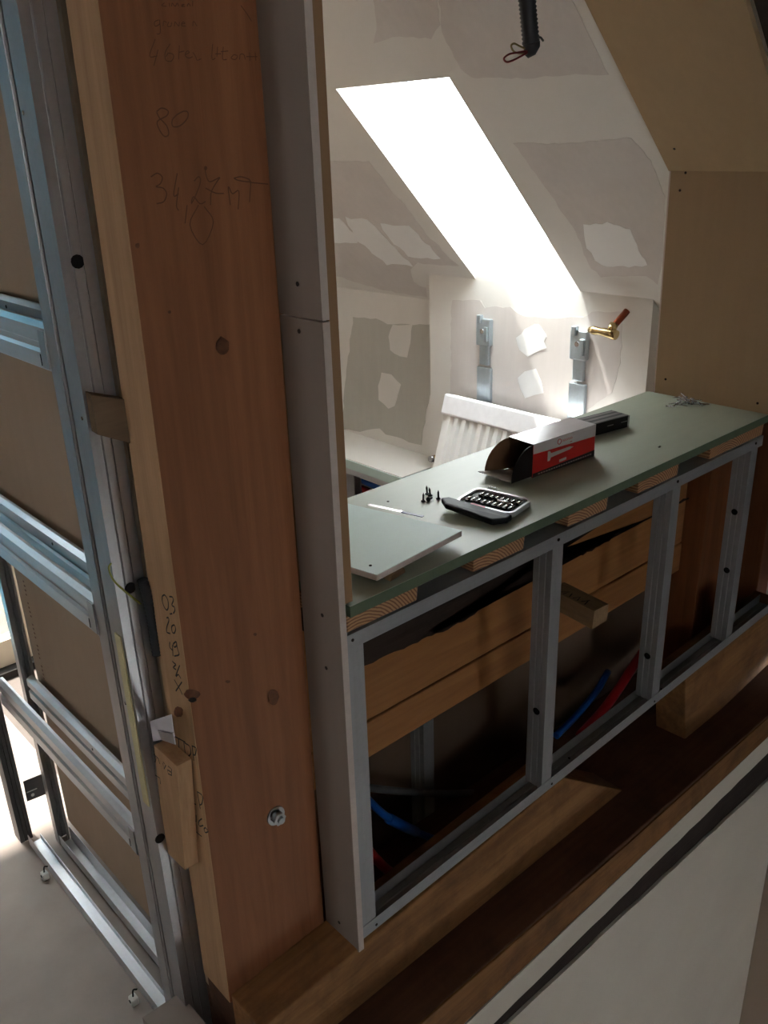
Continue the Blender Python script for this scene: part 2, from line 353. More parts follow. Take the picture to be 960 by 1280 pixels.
sk2 = MB()
for (xa, xb, ya, yb) in ((S2X0 - 0.06, S2X0, S2Y0 - 0.05, S2Y1 + 0.05), (SK_X0, SK_X0 + 0.06, S2Y0 - 0.05, S2Y1 + 0.05), (S2X0, SK_X0, S2Y0 - 0.05, S2Y0), (S2X0, SK_X0, S2Y1, S2Y1 + 0.05)):
    sk2.hexa([sk_pt(xa, ya, 0.203), sk_pt(xb, ya, 0.203), sk_pt(xb, yb, 0.203), sk_pt(xa, yb, 0.203)], [sk_pt(xa, ya, 0.24), sk_pt(xb, ya, 0.24), sk_pt(xb, yb, 0.24), sk_pt(xa, yb, 0.24)])
w5 = struct('roof_window_added', sk2, M['white2'], 'unseen second roof window added to light the bench and recess')
obj('pane', MB().hexa([sk_pt(S2X0, S2Y0, 0.206), sk_pt(SK_X0, S2Y0, 0.206), sk_pt(SK_X0, S2Y1, 0.206), sk_pt(S2X0, S2Y1, 0.206)], [sk_pt(S2X0, S2Y0, 0.211), sk_pt(SK_X0, S2Y0, 0.211), sk_pt(SK_X0, S2Y1, 0.211), sk_pt(S2X0, S2Y1, 0.211)]), M['glass'], w5)

# knee wall (boxed out below the skylight) and the recessed wall behind
kn = MB(); KY0, KY1 = 1.63, 2.70
kn.prism([(KX, KY0, -1.8), (KX, KY0, 2.184 - KX), (KX + 0.14, KY0, 2.184 - KX - 0.14), (KX + 0.14, KY0, -1.8)], (0, KY1 - KY0, 0))
kn.box(KX, KX + 0.1, SK_Y0, SK_Y1, 2.184 - KX + 0.0002, 2.184 - KX + 0.17)
wall_knee = struct('wall_knee', kn, M['white'], 'boxed out knee wall below the skylight with compound patches')
wall_rec = struct('wall_recess', MB().box(2.84, 2.95, 0.9, 4.0, -1.9, -0.55), M['white'], 'recessed low wall behind the knee wall')

def rough_poly(pts, jit=1.1, step=7):
    out = []
    for i, p in enumerate(pts):
        q = pts[(i + 1) % len(pts)]; L = math.hypot(q[0] - p[0], q[1] - p[1]); n = max(1, int(L / step))
        for k in range(n):
            f = k / n; out.append((p[0] + (q[0] - p[0]) * f + random.uniform(-jit, jit), p[1] + (q[1] - p[1]) * f + random.uniform(-jit, jit)))
    return out
def patch(name, parent, mat, px, pl, v, lift_, jit=1.1):
    P = [U(x, y, pl, v) for x, y in rough_poly(px, jit)]
    n = {'X': Vector((-1, 0, 0)), 'S': Vector((-0.7071, 0, -0.7071))}[pl]
    return obj(name, MB().prism([p + n * lift_ for p in P], -n * (lift_ + 0.0005)), mat, parent)
def cr(pts, ox, oy, s): return [(ox + x * s, oy + y * s) for x, y in pts]
s3 = 1 / 3
patch('bare_board', ceil_slope, M['grey'], cr([(36, 605), (185, 605), (245, 690), (320, 770), (400, 880), (520, 998), (365, 985), (340, 1010), (355, 1060), (400, 1080), (402, 1112), (240, 1090), (60, 1035), (30, 900)], 400, 0, s3), 'S', 0, 0.0008)
patch('compound_patch', ceil_slope, M['white2'], cr([(95, 815), (180, 820), (345, 995), (250, 990), (130, 890)], 400, 0, s3), 'S', 0, 0.0018, 1.5)
patch('compound_patch', ceil_slope, M['white2'], cr([(225, 840), (335, 845), (455, 970), (330, 960), (250, 880)], 400, 0, s3), 'S', 0, 0.0018, 1.5)
patch('compound_patch', ceil_slope, M['white2'], cr([(30, 815), (75, 820), (130, 880), (140, 910), (30, 905)], 400, 0, s3), 'S', 0, 0.0018, 1.5)
patch('bare_board', ceil_slope, M['grey'], cr([(195, -60), (430, -60), (440, 0), (450, 90), (420, 145), (300, 135), (200, 160), (215, 110)], 400, 0, s3), 'S', 0, 0.0008)
patch('bare_board', ceil_slope, M['grey'], [(548, -20), (700, -20), (716, 0), (740, 50), (760, 94), (720, 92), (660, 98), (590, 97), (575, 85), (552, 40)], 'S', 0, 0.0008)
patch('bare_board', ceil_slope, M['grey'], [(642, 178), (700, 180), (790, 172), (813, 200), (831, 247), (829, 330), (822, 355), (808, 345), (750, 346), (735, 330), (720, 290), (690, 245), (660, 205)], 'S', 0, 0.0008)
patch('compound_patch', ceil_slope, M['white2'], [(730, 281), (760, 278), (788, 287), (792, 300), (810, 331), (780, 333), (751, 331), (733, 310)], 'S', 0, 0.0018, 1.4)
s4 = 0.3125
patch('bare_board', wall_knee, M['grey'], cr([(15, 50), (130, 45), (150, 80), (190, 75), (250, 78), (290, 108), (420, 120), (560, 112), (575, 95), (700, 95), (700, 140), (690, 300), (655, 420), (540, 500), (430, 530), (10, 470)], 560, 360, s4), 'X', KX, 0.0008)
patch('compound_patch', wall_knee, M['white2'], cr([(275, 200), (310, 165), (345, 143), (367, 150), (395, 195), (382, 215), (392, 240), (320, 272), (285, 250)], 560, 360, s4), 'X', KX, 0.0018, 1.0)
patch('compound_patch', wall_knee, M['white2'], cr([(280, 360), (310, 335), (350, 320), (365, 350), (382, 420), (350, 428), (310, 440), (290, 400)], 560, 360, s4), 'X', KX, 0.0018, 1.0)
patch('bare_board', wall_rec, M['grey2'], cr([(165, 225), (280, 235), (340, 262), (560, 265), (565, 560), (530, 720), (505, 865), (330, 810), (300, 785), (200, 795), (115, 790), (125, 560), (140, 450)], 400, 340, 0.25), 'X', 2.84, 0.0008)
patch('compound_patch', wall_rec, M['white'], cr([(345, 320), (365, 265), (460, 265), (455, 330), (440, 425), (400, 420), (350, 390)], 400, 340, 0.25), 'X', 2.84, 0.0018, 0.8)
patch('compound_patch', wall_rec, M['white'], cr([(310, 505), (360, 515), (405, 560), (375, 670), (340, 685), (295, 640), (290, 570)], 400, 340, 0.25), 'X', 2.84, 0.0018, 0.8)

# brown boarded nib at the right: vertical board and sloping board
def dot(parent, p, n, r=0.004, mat='screw_dark', name='screw_head'):
    n = Vector(n).normalized(); p = Vector(p); return obj(name, MB().cyl(p - n * 0.001, p + n * 0.0008, r, 12), M[mat], parent)
nib = struct('wall_right', MB().prism([U(839, 209, 'X', 2.27), (2.27, 0.992, -0.075), (2.27, 0.992, -0.715), U(817.5, 497, 'X', 2.27)], (0.013, 0, 0)), M['brown2'], 'bare brown plasterboard panel at the right end of the bench')
for px in ((857, 216), (850, 238), (832, 474), (947, 504)): dot(nib, U(*px, 'X', 2.27), (-1, 0, 0), 0.0035)
obj('cut_edge', MB().prism([U(839, 209, 'X', 2.2699), U(818, 495, 'X', 2.2699), U(818, 495, 'X', 2.2699) + Vector((0, 0.004, 0)), U(839, 209, 'X', 2.2699) + Vector((0, 0.004, 0))], (0.014, 0, 0)), M['gyps'], nib)
nb = MB(); q = [U(838.5, 209, 'S', 0), (2.27, 1.008, -0.086), (1.2, 1.02, 0.984), U(735, 0, 'S', 0) + Vector((-0.65, 0.04, 0.65))]
nibs = struct('ceiling', nb.prism([Vector(p) + Vector((-0.009, 0, -0.009)) for p in q], (0.011, 0, 0.011)), M['brown'], 'bare brown sloping plasterboard panel above the bench end')
dot(nibs, U(843, 186, 'S', -0.018), (-1, 0, -1), 0.0035)
struct('wall_bounce', MB().prism([(2.284, 1.30, -0.115), (2.284, 1.30, -0.755), (2.838, 1.30, -0.755), (2.838, 1.30, -0.67)], (0, 0.036, 0)), M['white'], 'unseen white wall added behind the boarded nib to bounce skylight')  # added reflector, bounces skylight onto the side of the knee wall
struct('wall_eaves', MB().box(2.46, 2.56, -2.4, 0.90, -2.0, -0.1).box(2.46, 2.95, 0.86, 0.94, -1.59, -0.3), M['dark'], 'dark timber lining behind the boarded nib')

# ------------------------------------------------------------------ timber post with board strip
post = thing('timber_post', 'broad orange spruce post with pencil sums, a bolt and marker notes', 'post')
PY, PB = 1.10, -1.497
pf = [(0.560, PY, 1.04), (0.786, PY, 1.04), (0.776, PY, PB), (0.545, PY, PB)]
pbk = [(0.560, PY + 0.08, 1.04), (0.786, PY + 0.08, 1.04), (0.776, PY + 0.094, PB), (0.545, PY + 0.094, PB)]
obj('body', MB().hexa(pf, pbk), M['post'], post, 0.002)
sd = [Vector((0.5595, PY + 0.0005, 1.03)), Vector((0.5595, PY + 0.0795, 1.03)), Vector((0.5445, PY + 0.0925, PB + .002)), Vector((0.5445, PY + 0.0005, PB + .002))]
obj('sawn_side_face', MB().prism(sd, (0.0012, 0, 0)), M['post_side'], post)
def strokes(name, parent, mat, lst, ox, oy, s, pl, v, w, nrm):
    mb = MB()
    for st in lst: mb.ribbon(bez([U(ox + x * s, oy + y * s, pl, v) for x, y in st], 4), nrm, w)
    return tag(obj(name, mb, mat, parent), kind='stuff')
k = 170 / 960
pencil1 = [[(145, 110), (180, 85), (225, 105), (215, 140), (150, 180), (165, 240), (200, 285), (230, 270), (215, 210), (165, 155), (145, 115)],
 [(290, 130), (255, 170), (260, 215), (310, 210), (360, 160), (365, 115), (335, 108), (290, 130)],
 [(105, 570), (150, 545), (185, 575), (170, 620), (140, 640), (190, 650), (215, 690), (195, 745), (145, 760)],
 [(290, 545), (265, 700), (300, 690)], [(300, 645), (285, 770), (300, 810)], [(360, 770), (345, 900)],
 [(410, 600), (440, 570), (455, 600), (425, 690), (390, 760), (405, 710), (450, 760), (490, 745)],
 [(485, 515), (500, 580), (525, 605), (590, 575), (570, 605), (530, 680), (525, 770)], [(490, 650), (560, 685), (620, 688)],
 [(665, 770), (650, 640), (680, 690), (725, 670), (720, 800)], [(690, 580), (740, 570), (800, 590), (790, 605), (720, 595), (690, 580)], [(800, 610), (932, 622)], [(810, 600), (800, 750)],
 [(440, 770), (380, 910), (470, 1050), (545, 890), (480, 780)]]
strokes('pencil_writing', post, M['pencil'], pencil1, 170, 120, k, 'Y', PY - 0.0006, 0.0016, (0, -1, 0))
pencil2 = [[(135, 275), (95, 395), (150, 395)], [(155, 350), (125, 465)], [(240, 310), (205, 370), (210, 425), (250, 430), (265, 390), (230, 375), (210, 400)],
 [(305, 320), (300, 420)], [(300, 370), (340, 360)], [(350, 385), (375, 370), (360, 360), (345, 390), (370, 410), (400, 400)], [(400, 370), (420, 400), (430, 425), (460, 415)],
 [(540, 310), (535, 415), (560, 410)], [(575, 330), (570, 400)], [(560, 380), (600, 380)], [(615, 330), (610, 415), (640, 420)], [(600, 365), (650, 360)],
 [(690, 385), (670, 410), (700, 420), (715, 395), (690, 385)], [(730, 420), (735, 385), (760, 385), (770, 420)], [(800, 370), (805, 430)], [(780, 400), (855, 400)], [(840, 370), (845, 430)],
 [(160, 140), (130, 155), (135, 185), (165, 170), (165, 140), (170, 230), (145, 240)], [(190, 185), (195, 150), (215, 160)], [(230, 155), (220, 185), (245, 185), (250, 160)],
 [(270, 185), (275, 155), (300, 185), (305, 155)], [(320, 170), (345, 165), (330, 155), (320, 180), (350, 185)], [(400, 185), (405, 150), (430, 185)],
 [(200, 20), (180, 40), (215, 45)], [(235, 20), (235, 45)], [(250, 45), (255, 22), (275, 45), (290, 22), (300, 45)], [(320, 35), (340, 30), (320, 45), (345, 45)], [(360, 45), (370, 25), (385, 45)], [(400, 5), (398, 45)],
 [(740, 40), (780, 95), (815, 150)]]
strokes('pencil_writing', post, M['pencil'], pencil2, 170, 0, k, 'Y', PY - 0.0006, 0.0011, (0, -1, 0))
SX = 0.5435
mark1 = [[(105, 200), (130, 190), (160, 240), (165, 310), (150, 340), (125, 310), (105, 250), (105, 200)], [(175, 205), (205, 210), (215, 245), (200, 290), (225, 310), (230, 345), (215, 375)], [(180, 380), (205, 375)],
 [(148, 420), (165, 415), (170, 450), (150, 510), (150, 560), (185, 575)], [(200, 500), (225, 490), (238, 530), (225, 570), (205, 560), (198, 520), (200, 500)],
 [(180, 660), (180, 710), (205, 740)], [(207, 690), (212, 800)], [(240, 655), (215, 680), (225, 710), (248, 695), (245, 655), (258, 730), (272, 785), (225, 800)],
 [(205, 850), (220, 868), (240, 885), (215, 915), (245, 935)], [(278, 895), (240, 1000), (265, 985), (292, 1025)], [(225, 1035), (250, 1080), (280, 1130), (305, 1185)], [(300, 1060), (240, 1150)]]
def side_x(y): return 0.5592 - (y - 0) / 1262 * 0.0135      # the side face leans a little
def strokes_side(name, parent, mat, lst, ox, oy, s, w):
    mb = MB()
    for st in lst: mb.ribbon(bez([U(ox + x * s, oy + y * s, 'X', side_x(oy + y * s) - 0.0024) for x, y in st], 4), (-1, 0, 0), w)
    return tag(obj(name, mb, mat, parent), kind='stuff')
strokes_side('marker_writing', post, M['marker'], mark1, 190, 720, 0.125, 0.0026)
mark2 = [[(255, 320), (330, 360)], [(285, 340), (290, 420)], [(268, 402), (318, 452)], [(320, 360), (335, 450), (365, 440), (360, 390), (325, 365)], [(375, 385), (387, 485)], [(375, 385), (402, 402), (395, 445), (380, 440)],
 [(320, 755), (315, 640), (355, 740), (350, 650)], [(375, 680), (380, 770)], [(360, 758), (402, 776)], [(410, 690), (430, 805)], [(410, 690), (445, 720), (440, 770), (425, 780)],
 [(320, 810), (352, 826)], [(335, 820), (340, 868)], [(325, 858), (357, 876)], [(370, 890), (375, 840), (400, 890), (402, 845)], [(440, 870), (420, 890), (425, 920), (450, 915)], [(465, 930), (482, 955), (462, 962), (455, 938), (465, 930)],
 [(300, 930), (340, 915), (380, 940), (440, 990)]]
strokes_side('marker_writing', post, M['marker'], mark2, 170, 860, 0.1875, 0.0026)
def knot(cx, cy, rx, ry, pl='Y', mat='knot'):
    v = PY - 0.0005 if pl == 'Y' else side_x(cy) - 0.0016
    pts = [U(cx + rx * math.cos(a) * random.uniform(.85, 1.1), cy + ry * math.sin(a) * random.uniform(.85, 1.1), pl, v) for a in [i * math.pi / 7 for i in range(14)]]
    obj('knot', MB().prism(pts, (0, 0.001, 0) if pl == 'Y' else (0.001, 0, 0)), M[mat], post)
for a in ((278, 432, 9, 11), (342, 871, 7, 10), (172, 307, 3, 3.5), (257, 210, 2, 3), (240, 868, 10, 7), (285, 852, 3, 2), (319, 793, 2, 2), (212, 390, 2, 2)): knot(*a)
knot(223, 890, 6, 7, 'X'); knot(201, 737, 2.5, 4, 'X', 'marker'); knot(240, 875, 5, 3, 'X', 'marker')
bp = U(344, 1019, 'Y', PY); bolt = obj('bolt', MB().cyl(bp, bp + Vector((0, -0.022, 0)), 0.0065, 12), M['galv'], post)
obj('washer', MB().cyl(bp, bp + Vector((0, -0.004, 0)), 0.0185, 24), M['galv'], bolt)
obj('nut', MB().tube([bp + Vector((0, -0.004, 0)), bp + Vector((0, -0.016, 0))], 0.0130, 6), M['galv'], bolt)

# board strip lining the post return: two lengths, and the brown board edge beside it
GX = 0.780
def gstrip(z0, z1, label):
    t = thing('plasterboard_strip', label, 'plasterboard', 'board strips on the post return')
    x0, x1 = (GX + 0.0, GX + 0.0)
    obj('face_paper', MB().box(GX, GX + 0.001, 0.997, 1.0985, z0, z1), M['strip'], t)
    obj('core', MB().box(GX + 0.001, GX + 0.0135, 0.996, 1.0985, z0, z1), M['gyps'], t)
    return t
zj = U(352, 393, 'X', GX).z
g_up = gstrip(zj + 0.0012, 1.04, 'upper grey plasterboard strip lining the side of the spruce post')
g_lo = gstrip(-1.467, zj - 0.0012, 'lower long grey plasterboard strip lining the side of the spruce post')
for px in ((372, 355),): dot(g_up, U(*px, 'X', GX), (-1, 0, 0), 0.0035)
for px in ((374, 414), (403, 769), (408, 835), (424, 1153)): dot(g_lo, U(*px, 'X', GX), (-1, 0, 0), 0.0035)
one('jamb_board', MB().box(0.7955, 0.8135, 1.001, 1.30, -0.698, 1.04), M['edgepaper'], 'brown paper covered board edge standing on the bench beside the post', 'board')

# ------------------------------------------------------------------ half-height metal stud partition
def zbot(x): return -1.430 + (x - 0.79) * 0.036
def cstud(name, label, x0, z0, z1, y0=1.0, d=0.048, f=0.036, mat='galv_p', t=0.0012, group='studs of the half-height partition'):
    th = thing(name, label, 'stud', group)
    P = [(0, 0), (f, 0), (f, 0.006), (f - t, 0.006), (f - t, t), (t, t), (t, d * .3), (t + .002, d * .33), (t, d * .36), (t, d * .64), (t + .002, d * .67), (t, d * .7), (t, d - t), (f - t, d - t), (f - t, d - .006), (f, d - .006), (f, d), (0, d), (0, d * .7), (.002, d * .67), (0, d * .64), (0, d * .36), (.002, d * .33), (0, d * .3)]
    obj('profile', MB().prof(P, (x0, y0, z0), (1, 0, 0), (0, 1, 0), (0, 0, z1 - z0)), M[mat], th)
    return th
TZ = -0.757
studs = [(0.795, 'leftmost metal stud of the partition, beside the grey board strip'), (1.352, 'metal stud of the partition in front of the protruding pale batten'), (1.815, 'metal stud of the partition with the red pipe passing behind it'), (2.205, 'metal stud of the partition nearest the brown upright at the right end')]
sobs = []
for x, lb in studs:
    s_ = cstud('metal_stud', lb, x, zbot(x) + 0.003, TZ - 0.003); sobs.append(s_)
for x, zz in ((1.352, -1.20), (1.815, -1.26), (2.205, -0.97), (2.205, -1.15)):
    o_ = sobs[[a for a, b in studs].index(x)]
    dot(o_, (x, 1.024, zz), (-1, 0, 0), 0.009, 'hole', 'punched_hole')
for x, lb in studs[1:]:
    o_ = sobs[[a for a, b in studs].index(x)]
    dot(o_, (x + 0.016, 0.9975, TZ - 0.012), (0, -1, 0), 0.0035, 'screw_dark')
x0, x1 = 0.795, 2.262
tr = thing('metal_track', 'upper galvanised track of the partition under the bench board', 'track', 'tracks of the half-height partition')
obj('profile', MB().prof([(0, 0), (0.050, 0), (0.050, -0.030), (0.0488, -0.030), (0.0488, -0.0012), (0.0012, -0.0012), (0.0012, -0.028), (0, -0.028)], (x0, 0.9985, TZ), (0, 1, 0), (0, 0, 1), (x1 - x0, 0, 0)), M['galv_x'], tr)
dot(tr, (x0 + 0.012, 0.9985, TZ - 0.012), (0, -1, 0), 0.003)
tb = thing('metal_track', 'lower galvanised track of the partition on the rough beam', 'track', 'tracks of the half-height partition')
pr = [(0, 0.030), (0, 0), (0.050, 0), (0.050, 0.030), (0.0488, 0.030), (0.0488, 0.0012), (0.034, 0.0012), (0.032, 0.003), (0.030, 0.0012), (0.020, 0.0012), (0.018, 0.003), (0.016, 0.0012), (0.0012, 0.0012), (0.0012, 0.030)]
obj('profile', MB().prism([(x0, 0.9985 + a, zbot(x0) + b - 0.0145) for a, b in pr], (x1 + 0.25 - x0, 0, (zbot(x1 + 0.25) - zbot(x0)))), M['galv_x'], tb)
for x in (1.39, 1.83, 0.83): dot(tb, (x, 0.9985, zbot(x) - 0.004), (0, -1, 0), 0.003)
for p in ((1.90, 1.02), (1.50, 1.03)): dot(tb, (p[0], p[1], zbot(p[0]) - 0.0122), (0, 0, 1), 0.003)

# bench board, the plank ends carrying it
bench = thing('bench_board', 'long green moisture-resistant board forming the bench top', 'board')
q = [(0.80, 0.992, -0.7005), (2.268, 0.996, -0.7005), (2.268, 1.362, -0.7005), (0.80, 1.362, -0.7005)]
obj('top_face', MB().prism(q, (0, 0, 0.0008)), M['bench'], bench)
obj('core', MB().prism([Vector(a) + Vector((0, 0, -0.0205)) for a in q], (0, 0, 0.0205)), M['bench_edge'], bench)
for px in ((485, 627), (825, 558)): dot(bench, U(*px, 'Z', -0.6997), (0, 0, 1), 0.0028, 'screw_dark')
spans = [(0.800, 0.965, 'cut plank end carrying the bench, nearest the post'), (1.112, 1.262, 'cut plank end carrying the bench below the black bit case'), (1.405, 1.545, 'cut plank end carrying the bench below the red box'), (1.665, 1.835, 'cut plank end carrying the bench right of the red box'), (1.985, 2.262, 'cut plank end carrying the bench nearest the right wall')]
for a, b, lb in spans:
    one('plank', MB().hexa([(a, 1.003, -0.7545), (b - 0.004, 1.001, -0.7545), (b, 1.35, -0.7545), (a, 1.35, -0.7545)], [(a, 1.003, -0.7235), (b, 1.001, -0.7235), (b, 1.35, -0.7235), (a, 1.35, -0.7235)]), M['endgrain'], lb, 'plank', 'planks under the bench board', 0.002)
# inside the partition
one('timber_beam', MB().box(0.80, 2.262, 1.2, 1.29, -1.136, -0.80), M['timber'], 'upper orange timber beam inside the partition with a blackened top', 'beam', 'stacked beams inside the partition', 0.003)
one('timber_beam', MB().box(0.80, 2.262, 1.198, 1.29, -1.231, -1.140), M['timber'], 'lower orange timber beam inside the partition', 'beam', 'stacked beams inside the partition', 0.003)
ub = [o for o in COL.objects if o.name.startswith('timber_beam')][0]
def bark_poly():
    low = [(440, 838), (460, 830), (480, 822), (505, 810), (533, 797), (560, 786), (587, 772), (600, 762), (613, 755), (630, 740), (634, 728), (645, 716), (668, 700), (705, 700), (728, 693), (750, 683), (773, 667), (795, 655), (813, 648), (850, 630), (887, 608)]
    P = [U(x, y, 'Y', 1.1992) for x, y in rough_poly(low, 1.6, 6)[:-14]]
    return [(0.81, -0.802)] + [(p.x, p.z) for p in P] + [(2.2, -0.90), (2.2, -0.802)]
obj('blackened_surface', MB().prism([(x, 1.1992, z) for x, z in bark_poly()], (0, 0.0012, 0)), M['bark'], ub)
cb = thing('batten', 'pale square batten end protruding between the studs with marker writing on top', 'batten')
P = [U(743, 764, 'Y', 1.05), U(761, 755, 'Y', 1.05), U(759, 776, 'Y', 1.05), U(740, 787, 'Y', 1.05)]
obj('body', MB().prism(P, (0.02, 0.148, 0.0)), M['cross'], cb, 0.0015)
tz = P[0].z + 0.0006
obj('marker_writing', (lambda mb: [mb.ribbon(s, (0, 0, 1), 0.003) for s in ([(1.606, 1.085, tz), (1.628, 1.09, tz)], [(1.612, 1.10, tz), (1.632, 1.088, tz)], [(1.61, 1.11, tz), (1.63, 1.115, tz), (1.612, 1.125, tz)], [(1.612, 1.135, tz), (1.63, 1.14, tz)], [(1.614, 1.155, tz), (1.634, 1.15, tz), (1.618, 1.165, tz)])] and mb)(MB()), M['marker'], cb)
one('timber_upright', MB().box(2.275, 2.42, 1.14, 1.23, -1.60, -0.76), M['brownpost'], 'brown timber upright inside the partition near the right end', 'upright', bevel=0.003)
one('timber_upright', MB().box(2.60, 2.68, 1.098, 1.19, -1.60, -0.76), M['brownpost'], 'brown timber upright at the far right behind the last stud', 'upright', bevel=0.003)
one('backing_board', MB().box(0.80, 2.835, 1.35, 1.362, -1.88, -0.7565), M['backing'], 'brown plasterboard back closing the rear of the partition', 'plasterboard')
cstud('metal_stud', 'shadowed rear metal stud low behind the orange beams', 1.262, -1.68, -1.24, 1.30, 0.048, 0.036, 'galv_p', group='rear studs of the partition')
one('water_pipe', MB().tube(bez([U(885, 722, 'Y', 1.29), U(872, 729, 'Y', 1.285), U(845, 748, 'Y', 1.27), U(800, 820, 'Y', 1.24), U(760, 880, 'Y', 1.22), U(725, 920, 'Y', 1.2)]), 0.014, 12), M['redpipe'], 'red plastic pipe curving behind the partition studs', 'pipe', 'plastic pipes in the partition')
bpipe = one('water_pipe', MB().tube(bez([U(440, 980, 'Y', 1.2), U(455, 995, 'Y', 1.2), U(485, 1022, 'Y', 1.2), U(520, 1040, 'Y', 1.21), U(560, 1055, 'Y', 1.25)]), 0.009, 12), M['bluepipe'], 'blue plastic pipe low in the first bay beside the board strip', 'pipe', 'plastic pipes in the partition')
obj('pipe_sleeve', MB().tube([U(486, 1023, 'Y', 1.2), U(503, 1032, 'Y', 1.2), U(520, 1040, 'Y', 1.21)], 0.0125, 12), M['bluepipe'], bpipe)
one('water_pipe', MB().tube(bez([U(695, 920, 'Y', 1.22), U(720, 895, 'Y', 1.23), U(745, 865, 'Y', 1.25), U(760, 840, 'Y', 1.29)]), 0.010, 12), M['bluepipe'], 'dark blue plastic pipe low in the second bay beside the red pipe', 'pipe', 'plastic pipes in the partition')
one('water_pipe', MB().tube(bez([U(445, 1040, 'Y', 1.16), U(460, 1062, 'Y', 1.16), U(485, 1088, 'Y', 1.17), U(510, 1100, 'Y', 1.2)]), 0.011, 12), M['redpipe'], 'short red pipe low in the first bay', 'pipe', 'plastic pipes in the partition')
one('cable_sheath', MB().tube(bez([U(440, 982, 'Y', 1.26), U(500, 989, 'Y', 1.27), U(570, 992, 'Y', 1.28), U(640, 985, 'Y', 1.30)]), 0.009, 12), M['greypipe'], 'grey cable sheath crossing the first bay', 'cable')

# ------------------------------------------------------------------ beams under the partition, stairwell wall
one('sole_beam', MB().prism([(0.549, 1.0, -1.476), (0.79, 1.0, -1.4615), (1.44, 1.0, -1.4245), (1.735, 1.0, -1.640), (1.2, 1.0, -1.683), (0.84, 1.0, -1.724), (0.549, 1.0, -1.75)], (0, 0.10, 0)), M['rough'], 'rough stained beam under the partition with a slanted cut end', 'beam', bevel=0.003)
one('packing_block', MB().box(0.552, 0.80, 1.101, 1.195, -1.76, PB - 0.0005), M['ledge'], 'brown timber under the foot of the spruce post', 'block')
bl0 = U(857, 846, 'Y', 0.9995); bl1 = U(856, 931, 'Y', 0.9995)
one('timber_block', MB().prism([(bl0.x, 0.9995, zbot(bl0.x) - 0.0155), (2.58, 0.9995, zbot(2.58) - 0.0155), (2.58, 0.9995, -1.60), bl1], (0, 0.095, 0)), M['rough'], 'short rough timber block under the right end of the partition', 'block', bevel=0.003)
def zl(x): return -1.724 + (x - 0.84) * 0.094
LG = [(0.3, 0.905), (2.7, 0.875)]
lp = [Vector((0.3, 1.36, -1.775)), Vector((2.7, 1.36, -1.60)), Vector((2.7, 0.87, -1.615)), Vector((0.3, 0.92, -1.70))]
ed = [U(500, 1303, 'Y', 0.885), U(560, 1250, 'Y', 0.885), U(780, 1060, 'Y', 0.882), U(960, 898, 'Y', 0.88)]
eb = [U(520, 1338, 'Y', 0.885), U(581, 1279, 'Y', 0.885), U(790, 1082, 'Y', 0.882), U(960, 921, 'Y', 0.88)]
ex = lambda a, b, x: a + (b - a) * ((x - a.x) / (b.x - a.x))
e0, e1 = ex(ed[0], ed[1], 0.56), ex(ed[2], ed[3], 2.75); b0, b1 = ex(eb[0], eb[1], 0.56), ex(eb[2], eb[3], 2.75)
lb_ = MB(); back = Vector((0, 0.42, -0.012))
lb_.hexa([b0 + Vector((0, .004, 0)), b1 + Vector((0, .004, 0)), b1 + Vector((0, .42, 0)), b0 + Vector((0, .42, 0))], [e0 + Vector((0, .004, 0)), e1 + Vector((0, .004, 0)), e1 + back, e0 + back])
one('ledge_beam', lb_, M['ledge'], 'long dark brown beam forming the ledge over the stairwell wall', 'beam', bevel=0.003)
one('ledge_nosing', MB().prism([e0, ed[1], ed[2], e1, b1, eb[2], eb[1], b0], (0, 0.0035, 0)), M['edgewood'], 'worn light wood edge along the ledge above the white wall', 'trim')
def lo_line(a, b, yv):
    p, q_ = U(*a, 'Y', yv), U(*b, 'Y', yv); return ex(p, q_, 0.45), ex(p, q_, 2.75)
j0, j1 = lo_line((618, 1279), (960, 941), 0.884); k0, k1 = lo_line((636, 1279), (960, 976), 0.884)
def wavy(a, b, amp, n=40): return [a + (b - a) * (i / n) + Vector((0, 0, random.uniform(-amp, amp))) for i in range(n + 1)]
t0_, t1_ = b0 + Vector((0, 0, 0)), b1 + Vector((0, 0, 0))
one('plaster_strip', MB().prism([t0_, t1_] + wavy(j1, j0, 0.002), (0, 0.0070, 0)), M['plaster'], 'narrow white plaster strip directly under the wooden ledge', 'plaster')
one('joint_batten', MB().prism([j0 + Vector((0, .008, .01)), j1 + Vector((0, .008, .01)), k1 + Vector((0, .008, -.01)), k0 + Vector((0, .008, -.01))], (0, 0.04, 0)), M['dark'], 'dark timber showing in the long gap of the stairwell plaster', 'batten')
struct('wall_stairwell', MB().prism(wavy(k0, k1, 0.0022)[:] + [Vector((2.43, 0.884, k1.z)) * 0 + Vector((2.75, 0.884, LOW)), Vector((0.45, 0.884, LOW))], (0, 0.06, 0)), M['plaster'], 'white plastered stairwell wall below the ledge')
cx = U(945, 1160, 'Y', 0.884).x
struct('wall_stair_end', MB().box(cx, cx + 0.2, -2.3, 0.883, LOW, -1.87), M['shell'], 'pale end wall of the stairwell at the lower right edge')
struct('wall_landing_edge', MB().box(0.40, 0.50, -2.3, 0.99, LOW, FZ - 0.2), M['shell'], 'side wall of the stairwell below the landing')
ob = [U(178, 1272, 'Z', -1.56), U(225, 1241, 'Z', -1.56), U(262, 1285, 'Z', -1.56), U(215, 1320, 'Z', -1.56)]
one('board_stack', MB().prism([p + Vector((0, 0, FZ + 1.5605)) for p in ob], (0, 0, -1.56 - FZ)), M['strip'], 'grey plasterboard scraps piled on the floor at the foot of the post', 'offcut')

